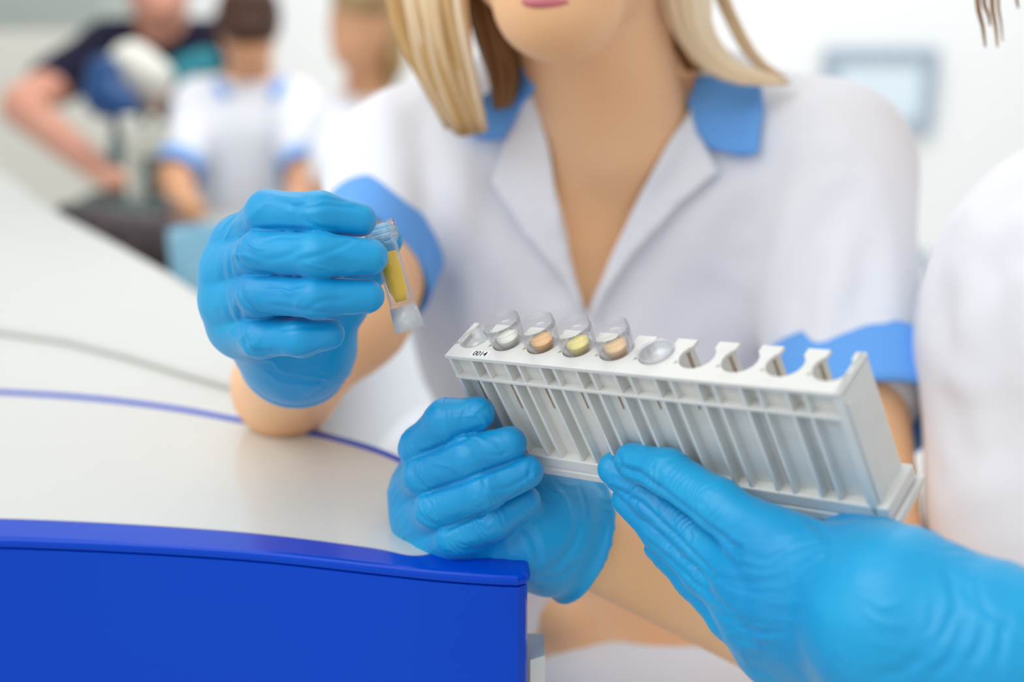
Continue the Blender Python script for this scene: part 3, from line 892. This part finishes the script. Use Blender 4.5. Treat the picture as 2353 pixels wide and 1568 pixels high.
# upper hand pinching the tube
g1 = [chain([(562, 560, .703, 12), (617, 490, .668, 10.4), (735, 489, .650, 9.6), (826, 506, .655, 7.9)]),
      chain([(534, 622, .698, 12), (598, 581, .664, 10.0), (730, 586, .644, 9.8), (850, 591, .650, 8.3)]),
      chain([(530, 690, .700, 11.5), (596, 676, .668, 9.8), (728, 684, .648, 9.2), (845, 681, .653, 7.7)]),
      chain([(552, 752, .708, 11), (600, 778, .678, 9.0), (690, 778, .664, 8.4), (757, 768, .664, 7.2)]),
      chain([(720, 800, .742, 15), (790, 700, .728, 12), (850, 612, .704, 9.8), (886, 552, .688, 8.4)])]
p1 = [('c', P(600, 735, .690), P(700, 735, .684), .009, .008), ('c', P(600, 634, .684), P(760, 636, .672), .008, .006), ('c', P(560, 560, .708), P(650, 780, .760), .013, .018), ('c', P(535, 625, .704), P(650, 790, .760), .013, .018),
      ('c', P(532, 690, .706), P(680, 800, .755), .013, .020), ('c', P(555, 752, .712), P(690, 800, .755), .013, .020),
      ('c', P(720, 790, .745), P(690, 800, .760), .018, .022)]
cr1 = [([(585, 530), (650, 525), (720, 530), (780, 543), (830, 545)], 1.2, 0.8),
       ([(548, 545), (545, 600), (575, 625), (640, 633)], 1.6, 1.0), ([(560, 520), (600, 470), (640, 455), (700, 460)], 2.2, -0.5),
       ([(620, 455), (700, 480), (760, 470), (830, 480)], 1.3, 0.5), ([(700, 500), (720, 520), (780, 530)], 1.1, 0.45), ([(660, 480), (740, 455), (800, 465)], 1.0, 0.4),
       ([(590, 560), (640, 545), (700, 548)], 1.2, 0.45), ([(680, 600), (740, 585), (790, 565), (815, 550)], 1.2, 0.5), ([(600, 600), (660, 590), (700, 565)], 1.4, 0.4),
       ([(545, 640), (560, 690), (600, 725), (660, 735)], 1.6, 0.9), ([(600, 655), (660, 665), (710, 655)], 1.2, 0.4), ([(700, 715), (740, 690), (800, 690)], 1.3, 0.45), ([(620, 700), (690, 712), (760, 720)], 1.2, 0.4),
       ([(510, 590), (515, 680), (545, 770), (580, 820)], 2.2, 0.6), ([(545, 700), (555, 760), (570, 810)], 1.6, 0.7), ([(525, 560), (530, 620), (540, 680)], 1.5, 0.5),
       ([(600, 820), (660, 830), (720, 815), (770, 790)], 1.8, 0.5), ([(650, 845), (700, 848), (740, 835)], 1.3, 0.5), ([(560, 800), (600, 810), (640, 805)], 1.3, 0.4), ([(640, 760), (700, 752), (760, 750)], 1.2, 0.35)]
wdir = P(650, 900, .90) - P(685, 800, .76)
glove('glove', g1, p1 + [('c', P(680, 795, .755), P(676, 850, .80), .0255, .027)], (P(676, 822, .778), wdir + UP * -0.05, 0.0006), RES, cr1, woman, 'blue glove pinching the tube', seed=1, fold=0.0011)

# lower hand closed round the left end of the rack
g2 = [chain([(1000, 1080, .742, 12), (968, 1030, .705, 10.6), (1028, 966, .688, 10.2), (1098, 951, .683, 8.4)]),
      chain([(968, 1130, .738, 12), (975, 1092, .700, 10.2), (1080, 1050, .682, 10.2), (1170, 1020, .681, 8.7)]),
      chain([(972, 1190, .732, 11.5), (1000, 1170, .697, 9.6), (1110, 1128, .680, 9.4), (1211, 1084, .682, 8.2)]),
      chain([(1010, 1245, .725, 11), (1045, 1235, .697, 8.8), (1130, 1198, .687, 8.2), (1208, 1150, .692, 6.9)]),
      chain([(1190, 1150, .755, 15), (1185, 1080, .762, 12.5), (1190, 1000, .757, 10.5), (1190, 950, .748, 8.5)])]
p2 = [('c', P(1000, 1080, .745), P(1250, 1200, .735), .014, .020), ('c', P(970, 1130, .740), P(1250, 1210, .735), .014, .021),
      ('c', P(975, 1190, .733), P(1240, 1230, .728), .0145, .021), ('c', P(1015, 1245, .724), P(1240, 1240, .722), .0145, .0195),
      ('c', P(1190, 1160, .750), P(1250, 1200, .735), .018, .023), ('c', P(1060, 1255, .715), P(1200, 1262, .708), .0125, .0125)]
cr2 = [([(955, 1045), (1010, 1030), (1070, 1008), (1105, 985)], 1.4, 0.8), ([(985, 1130), (1060, 1110), (1130, 1082), (1185, 1062)], 1.4, 0.8),
       ([(1020, 1217), (1080, 1195), (1150, 1160), (1205, 1125)], 1.4, 0.8),
       ([(940, 1060), (955, 1100), (985, 1130)], 1.8, 0.6), ([(930, 1140), (970, 1190), (1025, 1218)], 1.8, 0.6),
       ([(1080, 960), (1100, 940), (1120, 925)], 0.9, -0.45), ([(1120, 915), (1128, 935), (1130, 950)], 0.9, 0.45), ([(1060, 975), (1065, 945), (1085, 925)], 1.0, 0.35),
       ([(1135, 1010), (1150, 1030), (1165, 1050)], 1.0, 0.45), ([(1198, 985), (1196, 1005), (1205, 1025)], 0.8, 0.45), ([(1115, 1045), (1150, 1050), (1170, 1035)], 0.9, 0.35),
       ([(1120, 1120), (1160, 1125), (1200, 1105), (1230, 1075)], 1.2, 0.5), ([(1225, 1055), (1215, 1080), (1220, 1105)], 1.0, 0.4), ([(1115, 1140), (1110, 1110), (1115, 1085)], 1.2, 0.4),
       ([(1200, 1205), (1225, 1235), (1238, 1280), (1232, 1320)], 2.0, 0.9), ([(1175, 1225), (1195, 1255), (1200, 1300)], 1.6, 0.5), ([(1150, 1240), (1160, 1270), (1158, 1300)], 1.4, 0.45),
       ([(1122, 1250), (1125, 1280), (1115, 1312)], 1.4, 0.7), ([(1060, 1260), (1100, 1262), (1150, 1240), (1190, 1210)], 1.6, 0.5), ([(1010, 1250), (1040, 1285), (1080, 1300)], 1.8, 0.4),
       ([(1250, 1320), (1290, 1290), (1320, 1250), (1335, 1190)], 2.4, 1.0), ([(1330, 1110), (1345, 1160), (1350, 1210)], 1.4, 0.5), ([(1270, 1120), (1300, 1150), (1310, 1200)], 1.8, -0.6),
       ([(1230, 1330), (1280, 1330), (1330, 1290)], 1.3, 0.6)]
wdir = P(1640, 1390, .80) - P(1330, 1225, .735)
glove('glove', g2, p2 + [('c', P(1250, 1205, .733), P(1325, 1232, .738), .0245, .0275, ), ('c', P(1275, 1290, .728), P(1310, 1290, .735), .012, .014)],
      (P(1338, 1235, .741), wdir + RIGHT * .05, 0.0022), RES, cr2, woman, 'blue glove gripping the left end of the rack', ring=(0.00050, 2.4), seed=2)

# ------------------------------------------------------------------ colleague at the right edge
cp = [('c', P(2600, 560, .87), P(2860, 560, .90), .055, .055), ('c', P(2590, 700, .88), P(2700, 700, .88), .10, .10), ('c', P(2480, 820, .90), P(2680, 850, .90), .095, .095),
      ('c', P(2490, 1150, .90), P(2660, 1150, .90), .088, .092), ('c', P(2500, 1450, .90), P(2660, 1450, .90), .105, .105),
      ('c', P(2680, 420, .90), P(2740, 120, .89), .055, .052), E(2780, -130, .87, (75, 92, 105)), E(2745, -130, .81, (40, 35, 50)),
      ('c', P(2850, 560, .86), P(2980, 1350, .70), .045, .036), ('c', P(2980, 1400, .68), P(2250, 1470, .535), .034, .026),
      ('c', P(2450, 1650, .92), P(2450, 3300, .95), .075, .05), ('c', P(2680, 1650, .92), P(2680, 3300, .95), .075, .05)]
col = blob('person', cp, 0.02, 0.006, M['skin'])
tag(col, 'person in a white coat at the right edge supporting the rack with a gloved hand', 'person')
blob('coat', [('c', P(2600, 590, .87), P(2860, 600, .90), .064, .066), ('c', P(2550, 690, .88), P(2700, 700, .88), .108, .112), ('c', P(2492, 830, .90), P(2680, 850, .90), .102, .107),
              ('c', P(2505, 1150, .90), P(2660, 1150, .90), .102, .104), ('c', P(2540, 1480, .92), P(2660, 1450, .90), .112, .118), ('c', P(2540, 1900, .93), P(2660, 1900, .93), .12, .125),
              ('c', P(2850, 560, .86), P(2900, 950, .79), .060, .056)], 0.03, 0.0055, M['coat'], col,
     lambda g, F: smax(F, -g.union([('c', P(2690, 340, .87), P(2720, 200, .85), .066, .06)], .01), .004), 1,
     [([(2345, 480), (2270, 600), (2200, 760)], 14, 7), ([(2350, 640), (2280, 800), (2240, 1000)], 14, 6), ([(2160, 600), (2150, 800), (2170, 1050)], 12, 4)])
cvh = []
for (x0, x1, dx) in ((2258, 2246, 18), (2272, 2262, 14), (2290, 2280, 12), (2303, 2296, 8), (2330, 2340, 0)):
    ln = {2258: 108, 2272: 60, 2290: 108, 2303: 95, 2330: 20}[x0]
    for k in range(5):
        o_ = rng.uniform(-5, 5)
        cvh.append((spline([P(x1 + 280 + o_, -460, .84), P(x1 + 30 + o_, -200, .82), P(x1 + o_, -20, .80), P(x1 + dx * .7 + o_ * .6, ln * .6, .80), P(x1 + dx + o_ * .3, ln, .80)], 16),
                    0.0009 * np.linspace(1, 0.25, 16), 0.0 + 0.2 * rng.random()))
cvh += lock([[(2640, -520, .84), (2540, -340, .82), (2520, -140, .82)], [(2900, -480, .84), (2960, -300, .82), (2960, -100, .84)]], 40, 0.01, 0.004, rng, (-0.2, 0.2))
hair_obj('hair', cvh, M['blonde'], col)
blob('hair_crown', [E(2785, -200, .89, (84, 98, 106))], 0.01, 0.006, M['brown_hair'], col)

g3 = [chain([(1795, 1262, .588, 13.5), (1650, 1160, .607, 10.8), (1535, 1086, .630, 10.0), (1455, 1060, .646, 8.7)]),
      chain([(1745, 1345, .598, 13), (1610, 1235, .630, 10.2), (1500, 1145, .650, 9.4), (1412, 1078, .662, 8.0)]),
      chain([(1750, 1430, .602, 12), (1620, 1315, .632, 10.0), (1520, 1218, .652, 9.2), (1445, 1148, .664, 8.0)]),
      chain([(1790, 1500, .612, 12), (1680, 1420, .632, 9.8), (1595, 1330, .650, 9.0), (1520, 1255, .662, 8.0)]),
      chain([(2070, 1350, .560, 18), (1985, 1262, .598, 14.5), (1915, 1160, .640, 11), (1860, 1070, .662, 9)])]
p3 = [('c', P(1795, 1265, .588), P(2050, 1370, .548), .0145, .020), ('c', P(1745, 1345, .600), P(2050, 1420, .548), .0145, .021),
      ('c', P(1750, 1430, .605), P(2060, 1470, .550), .0145, .021), ('c', P(1790, 1500, .612), P(2080, 1520, .555), .0140, .020),
      ('c', P(1985, 1270, .592), P(2080, 1380, .552), .016, .022), ('c', P(2050, 1400, .545), P(2300, 1480, .530), .0265, .026),
      ('c', P(2050, 1480, .550), P(2300, 1540, .535), .0265, .0255), ('c', P(2300, 1500, .532), P(2460, 1520, .535), .030, .030),
      E(1880, 1390, .580, (20, 12, 16))]
cr3 = [([(1420, 1075), (1470, 1090), (1530, 1135), (1620, 1205), (1698, 1268)], 1.8, 2.0),
       ([(1410, 1125), (1470, 1155), (1550, 1230), (1640, 1325)], 1.6, 1.5), ([(1480, 1240), (1540, 1290), (1600, 1345), (1700, 1420)], 1.5, 0.8),
       ([(1415, 1040), (1430, 1062), (1425, 1090)], 1.4, 0.8), ([(1390, 1065), (1420, 1085), (1450, 1120)], 1.0, 0.6),
       ([(1515, 1128), (1522, 1105), (1515, 1090)], 1.1, 0.6), ([(1440, 1095), (1450, 1120), (1440, 1145)], 1.1, 0.6), ([(1465, 1130), (1455, 1160), (1475, 1180)], 1.1, 0.6),
       ([(1500, 1150), (1515, 1175), (1510, 1200)], 1.0, 0.5), ([(1540, 1180), (1552, 1205), (1548, 1230)], 1.0, 0.5), ([(1580, 1210), (1590, 1235), (1582, 1262)], 1.0, 0.45),
       ([(1530, 1250), (1555, 1260), (1560, 1290)], 1.1, 0.6), ([(1560, 1290), (1590, 1290), (1600, 1320)], 1.1, 0.6), ([(1500, 1215), (1530, 1230), (1535, 1255)], 1.1, 0.6),
       ([(1700, 1270), (1760, 1290), (1820, 1265)], 1.5, 0.5), ([(1640, 1325), (1720, 1345), (1800, 1330)], 1.6, 0.6), ([(1660, 1345), (1740, 1365), (1790, 1355)], 1.3, 0.5),
       ([(1700, 1300), (1760, 1312), (1800, 1300)], 1.2, 0.4), ([(1640, 1400), (1700, 1430), (1780, 1440)], 1.5, 0.5), ([(1690, 1440), (1740, 1455), (1800, 1455)], 1.2, 0.5),
       ([(1850, 1195), (1885, 1215), (1900, 1250), (1893, 1290)], 1.6, 0.9),
       ([(2172, 1300), (2190, 1340), (2200, 1390), (2180, 1440), (2150, 1490)], 1.8, 0.8), ([(2210, 1330), (2225, 1370), (2240, 1400)], 1.5, 0.8),
       ([(2240, 1340), (2260, 1400), (2300, 1430), (2350, 1450)], 1.6, 0.8), ([(2220, 1400), (2210, 1450), (2180, 1520), (2130, 1560)], 1.8, 0.9),
       ([(2260, 1430), (2255, 1480), (2220, 1540)], 1.8, 0.8), ([(2310, 1420), (2300, 1480), (2290, 1540)], 1.6, 0.7), ([(2150, 1380), (2145, 1430), (2120, 1480)], 1.6, 0.4),
       ([(2000, 1560), (2080, 1540), (2140, 1490)], 2.2, 0.7), ([(1900, 1540), (1915, 1510), (1935, 1530)], 1.0, 0.4), ([(1950, 1550), (1965, 1525)], 1.0, 0.4)]
glove('glove', g3, p3, (P(2420, 1512, .533), RIGHT, 0.001), RES, cr3, col, seed=3, ring=(0.00055, 3.0), palm_amp=0.0005)
# ------------------------------------------------------------------ people and equipment in the background
# man in dark shirt leaning over
man = blob('person', [E(365, -20, 3.45, (72, 85, 100)), E(365, 20, 3.38, (30, 30, 40)), ('c', P(370, 60, 3.5), P(370, 110, 3.55), .055, .06),
                      ('c', P(250, 130, 3.55), P(500, 120, 3.55), .07, .07), ('c', P(380, 200, 3.65), P(380, 420, 3.75), .13, .12),
                      ('c', P(215, 140, 3.5), P(55, 235, 3.3), .055, .045), ('c', P(50, 250, 3.28), P(235, 395, 2.92), .047, .030), E(262, 412, 2.86, (40, 30, 26)),
                      ('c', P(520, 130, 3.55), P(560, 300, 3.4), .055, .04),
                      ('c', P(340, 460, 3.75), P(340, 1050, 3.8), .08, .05), ('c', P(430, 460, 3.75), P(430, 1050, 3.8), .08, .05)], 0.03, 0.014, M['skin_red'])
tag(man, 'blurred man in a dark short sleeved shirt leaning on his arm behind the microscope', 'person')
blob('shirt', [('c', P(255, 118, 3.55), P(500, 118, 3.55), .082, .082), ('c', P(370, 150, 3.62), P(420, 160, 3.65), .12, .12), ('c', P(215, 138, 3.5), P(120, 190, 3.39), .068, .060),
               ('c', P(510, 120, 3.55), P(540, 200, 3.48), .066, .058), ('c', P(390, 200, 3.72), P(390, 430, 3.78), .15, .14)], 0.03, 0.014, M['dark_cloth'], man)
blob('hair', [E(365, -75, 3.50, (80, 92, 78))], 0.01, 0.014, M['grey_hair'], man)
blob('trousers', [('c', P(340, 450, 3.75), P(340, 1040, 3.8), .095, .065), ('c', P(430, 450, 3.75), P(430, 1040, 3.8), .095, .065)], 0.02, 0.014, M['dark_cloth'], man)

# dark haired woman
w2 = blob('person', [E(570, 70, 3.12, (62, 70, 76)), E(580, 118, 3.08, (40, 40, 42)), ('c', P(575, 130, 3.16), P(568, 210, 3.2), .046, .05),
                     ('c', P(460, 235, 3.2), P(670, 235, 3.2), .06, .06), ('c', P(565, 300, 3.22), P(565, 560, 3.25), .12, .12),
                     ('c', P(450, 260, 3.15), P(400, 400, 3.0), .045, .04), ('c', P(400, 410, 2.98), P(425, 470, 2.8), .038, .030), E(440, 482, 2.74, (34, 28, 22)),
                     ('c', P(680, 260, 3.15), P(705, 390, 3.0), .045, .04), ('c', P(700, 410, 2.98), P(690, 480, 2.85), .038, .03),
                     ('c', P(520, 640, 3.2), P(520, 1100, 2.9), .08, .055), ('c', P(620, 640, 3.2), P(620, 1100, 2.9), .08, .055)], 0.025, 0.012, M['skin_tan'])
tag(w2, 'blurred woman with dark brown hair in a white coat looking down, behind the upper glove', 'person')
blob('hair', [E(572, 30, 3.10, (70, 80, 76)), E(575, 70, 3.08, (60, 72, 36)), E(540, 60, 3.16, (50, 60, 60))], 0.02, 0.012, M['brown_hair'], w2)
blob('coat', [('c', P(465, 248, 3.2), P(665, 248, 3.2), .072, .072), ('c', P(565, 330, 3.22), P(570, 640, 3.25), .148, .15), ('c', P(450, 265, 3.14), P(412, 370, 3.02), .062, .056),
              ('c', P(680, 265, 3.14), P(700, 370, 3.02), .062, .056), ('c', P(540, 640, 3.2), P(540, 800, 3.1), .12, .12)], 0.03, 0.012, M['coat_far'], w2,
     lambda g, F: smax(F, -g.union([('c', P(572, 130, 3.06), P(562, 250, 3.04), .050, .012)], .005), .01))
ring_band('sleeve_cuff', P(409, 380, 3.01), P(402, 402, 2.99), .058, .056, M['blue_cloth'], w2, th=0.006)
ring_band('sleeve_cuff', P(701, 380, 3.01), P(703, 400, 2.99), .058, .056, M['blue_cloth'], w2, th=0.006)
blob('collar', [('c', P(652, 190, 3.14), P(634, 212, 3.10), .015, .016)], 0.01, 0.008, M['blue_cloth'], w2); blob('collar', [('c', P(500, 195, 3.14), P(516, 216, 3.10), .013, .014)], 0.01, 0.008, M['blue_cloth'], w2)

# fair haired woman turned to the side
w3 = blob('person', [E(825, 60, 2.95, (62, 74, 90)), E(808, 120, 2.93, (38, 40, 36)), ('c', P(840, 120, 3.0), P(850, 220, 3.03), .045, .05),
                     ('c', P(790, 270, 3.05), P(940, 270, 3.05), .06, .06), ('c', P(860, 340, 3.08), P(860, 620, 3.1), .11, .11),
                     ('c', P(780, 290, 3.0), P(770, 450, 2.85), .045, .036),
                     ('c', P(830, 640, 3.1), P(830, 1150, 2.95), .08, .055), ('c', P(910, 640, 3.1), P(910, 1150, 2.95), .08, .055)], 0.025, 0.012, M['skin_tan'])
tag(w3, 'blurred fair haired person in a white coat turned sideways, left of the blonde hair', 'person')
blob('hair', [E(832, -10, 2.93, (66, 84, 62)), ('c', P(895, 20, 3.0), P(905, 150, 2.98), .038, .028), ('c', P(880, 60, 3.02), P(890, 190, 3.0), .034, .02)], 0.02, 0.012, M['fair_hair'], w3)
blob('coat', [('c', P(795, 285, 3.05), P(940, 285, 3.05), .078, .078), ('c', P(862, 370, 3.08), P(862, 660, 3.1), .142, .15), ('c', P(778, 300, 2.98), P(772, 400, 2.89), .062, .056),
              ('c', P(862, 640, 3.1), P(880, 1150, 3.0), .14, .15)], 0.03, 0.012, M['coat_far'], w3)

# laboratory bench in the background
ZB = 0.68
bp = [T(60, 560, ZB)[:2], T(440, 640, ZB)[:2], T(800, 640, ZB)[:2], T(830, 430, ZB)[:2], T(60, 380, ZB)[:2]]
x0, y0 = T(20, 470, ZB)[:2]
bench = empty('laboratory_bench', (-0.64, 2.57, 0)); tag(bench, 'pale blurred bench in the background carrying the microscopes', 'bench')
box('bench_top', [(-0.92, -0.36, 2.28, 2.86, ZB - 0.03, ZB)], M['beige'], bench, False, 0.004)
for sy in (2.31, 2.79): box('leg', [(-0.90, -0.86, sy, sy + .04, 0, ZB - 0.03)], M['steel'], bench)
for sy in (2.31, 2.79): box('leg', [(-0.42, -0.38, sy, sy + .04, 0, ZB - 0.03)], M['steel'], bench)

def place(px, py, d): return P(px, py, d)
# microscope with blue head
def microscope(px, d, s, cols, label, rot=0.0):
    b = T(px, 400, ZB); p = P(px, 400, d); loc = (p[0], p[1], ZB)
    r = empty('microscope', loc); r.rotation_euler = (0, 0, rot); tag(r, label, 'microscope', None)
    def B(name, bl, m, bev=0.004):
        return box(name, [tuple(v * s for v in q) for q in bl], cols[m], r, True, bev)
    B('base', [(-.09, .09, -.12, .10, 0, .03)], 0)
    B('arm', [(-.03, .03, .05, .09, .03, .30), (-.03, .03, -.06, .09, .27, .31)], 0)
    B('stage', [(-.08, .08, -.08, .05, .12, .135)], 1)
    B('head', [(-.05, .05, -.09, .05, .31, .38)], 2)
    for x in (-.03, .03):
        V, F = lathe([(0, 0), (.016, 0), (.016, .07), (.02, .07), (.02, .09), (0, .09)], 20)
        V = [((x + v[0]) * s, (-.07 - v[2] * .6 + v[1]) * s, (.36 + v[2] * .8) * s) for v in V]
        mk('eyepiece', V, F, cols[1], r, True, True)
    V, F = lathe([(0, .14), (.012, .15), (.016, .2), (.016, .27), (0, .27)], 20); mk('objective_lens', [tuple(c * s for c in (v[0], v[1] - .03, v[2])) for v in V], F, cols[1], r, True, True)
    for x in (-.045, .045):
        V, F = lathe([(0, -.012), (.022, -.012), (.022, .012), (0, .012)], 20); mk('focus_knob', [tuple(c * s for c in (x + v[2], .07 + v[0], .09 + v[1])) for v in V], F, cols[1], r, True, True)
    return r
microscope(335, 2.55, .62, (M['cream'], M['darkgreen'], M['cream']), 'cream and dark microscope between the man and the dark haired woman', 0.6)
# blue headed instrument left of it
r = empty('microscope', tuple(np.append(P(262, 300, 2.9)[:2], ZB))); tag(r, 'microscope with a dark blue curved head under the dark shirted man', 'microscope')
b0 = np.array(r.location)
blob('head', [('c', P(240, 165, 2.9), P(240, 215, 2.9), .035, .04), ('c', P(245, 225, 2.9), P(290, 245, 2.88), .042, .034)], 0.02, 0.008, M['deepblue'], r)
blob('body', [('c', P(305, 145, 2.95), P(350, 180, 2.95), .045, .045), ('c', P(300, 160, 2.95), P(280, 190, 2.95), .045, .035)], 0.02, 0.008, M['cream'], r)
blob('column', [('c', P(275, 250, 2.92), P(285, 330, 2.9), .022, .022), ('c', P(285, 330, 2.9), P(280, 400, 2.88), .03, .03)], 0.01, 0.008, M['darkgreen'], r)
box('base', [(b0[0] - .08, b0[0] + .08, b0[1] - .1, b0[1] + .1, ZB, ZB + .03)], M['darkgreen'], r, False, 0.004)
o = blob('folded_cloth', [('c', P(415, 168, 3.3), P(470, 150, 3.32), .035, .04), ('c', P(410, 190, 3.3), P(430, 200, 3.3), .03, .03)], 0.02, 0.01, M['teal']); tag(o, 'blurred teal cloth beside the dark haired woman', 'cloth')
o.name = 'teal_cloth'
def rest(o):
    return o
# dark case in front on a stool, round dish, pale blue bin
case = blob('equipment_case', [('c', P(150, 490, 1.95), P(250, 530, 1.90), .016, .028), ('c', P(250, 545, 1.90), P(400, 590, 1.82), .034, .045), ('c', P(300, 560, 1.88), P(430, 570, 1.8), .035, .035)], 0.02, 0.008, M['dark'])
tag(case, 'long dark brown blurred case lying behind the edge of the white side counter', 'case')
sp = T(300, 560, 0.2)
cz = case.location[2]
st_ = empty('side_table', (case.location[0], case.location[1], 0)); tag(st_, 'low dark side table behind the white side counter under the brown case', 'table')
box('table_top', [(case.location[0] - .16, case.location[0] + .16, case.location[1] - .10, case.location[1] + .12, cz - .022, cz - .002)], M['dark'], st_, False, 0.003)
for sx in (-.14, .14):
    for sy in (-.08, .10): box('leg', [(case.location[0] + sx - .01, case.location[0] + sx + .01, case.location[1] + sy - .01, case.location[1] + sy + .01, 0, cz - .022)], M['steel'], st_)
V, F = lathe([(0, 0), (.020, 0), (.024, .012), (.0225, .012), (.019, .002), (0, .002)], 32)
q = P(430, 552, 1.85); o = mk('glass_dish', [(v[0] + q[0], v[2] * .8 + q[1], v[1] + q[2]) for v in V], F, M['frost']); tag(o, 'small round glass dish leaning on the dark case', 'dish')
q = P(475, 640, 1.75); o = mk('waste_bin', *lathe([(0, 0), (.035, 0), (.044, .28), (.041, .28), (.032, .005), (0, .005)], 32), M['lightblue']); tag(o, 'pale blue bin just left of the upper glove', 'bin')
o.location = (q[0], q[1], q[2] - .22)

# pale framed window pane on the back wall
D = 4.9
def wallpt(px, py):
    r_ = P(px, py, 1) - CAM; return CAM + r_ * (5.3 - CAM[1]) / r_[1]
a_, b_ = wallpt(1895, 110), wallpt(2135, 302)
x0, x1, z0, z1 = a_[0], b_[0], b_[2], a_[2]
fw = 0.045
wn = empty('window_1', ((x0 + x1) / 2, 5.28, z0)); wn['kind'] = 'structure'
box('window_frame', [(x0, x1, 5.25, 5.3, z1 - fw, z1), (x0, x1, 5.25, 5.3, z0, z0 + fw), (x0, x0 + fw, 5.25, 5.3, z0 + fw, z1 - fw), (x1 - fw, x1, 5.25, 5.3, z0 + fw, z1 - fw)], M['grey'], wn, False, 0.003)
box('window_pane', [(x0 + fw, x1 - fw, 5.27, 5.275, z0 + fw, z1 - fw)], M['screen'], wn)
# grey cabinet at top left
a_ = P(-260, -300, 4.3); b_ = P(250, 150, 4.3)
cb = empty('tall_cabinet', ((a_[0] + b_[0]) / 2, b_[1] + .2, 0)); tag(cb, 'blurred grey green cabinet in the top left corner', 'cabinet')
box('cabinet_body', [(a_[0], b_[0], b_[1], b_[1] + .4, .98, a_[2])], M['greygreen'], cb, False, 0.004)
box('cabinet_base', [(a_[0], b_[0], b_[1], b_[1] + .4, 0, .98)], M['cream'], cb, False, 0.004)
# white appliance behind the women and grey chair back at the right
a_ = P(2085, 585, 2.6)
V = [P(2078, 585, 2.6), P(2135, 580, 2.6), P(2120, 640, 2.6), P(2098, 705, 2.6), P(2086, 690, 2.6)]
ch = empty('office_chair', (a_[0] + .02, a_[1] + .05, 0)); tag(ch, 'blue grey chair seen between the coats of the two foreground people', 'chair')
n = len(V); V2 = [v + np.array([0, .03, 0]) for v in V]
mk('backrest', V + V2, [tuple(range(n))] + [tuple(range(2 * n - 1, n - 1, -1))] + [(i, n + i, n + (i + 1) % n, (i + 1) % n) for i in range(n)], M['grey'], ch, False)
zc = V[3][2]
mk('gas_column', [(v[0] + a_[0] + .02, v[1] + a_[1] + .2, v[2]) for v in lathe([(0, .05), (.02, .05), (.02, zc - .12), (0, zc - .12)], 16)[0]], lathe([(0, .05), (.02, .05), (.02, .3), (0, .3)], 16)[1], M['steel'], ch)
box('seat', [(a_[0] - .18, a_[0] + .22, a_[1], a_[1] + .42, zc - .12, zc - .06)], M['grey'], ch, False, 0.01)
box('base', [(a_[0] - .22, a_[0] + .26, a_[1] + .18, a_[1] + .22, 0, .05), (a_[0], a_[0] + .04, a_[1] - .04, a_[1] + .44, 0, .05)], M['dark'], ch, False, 0.004)
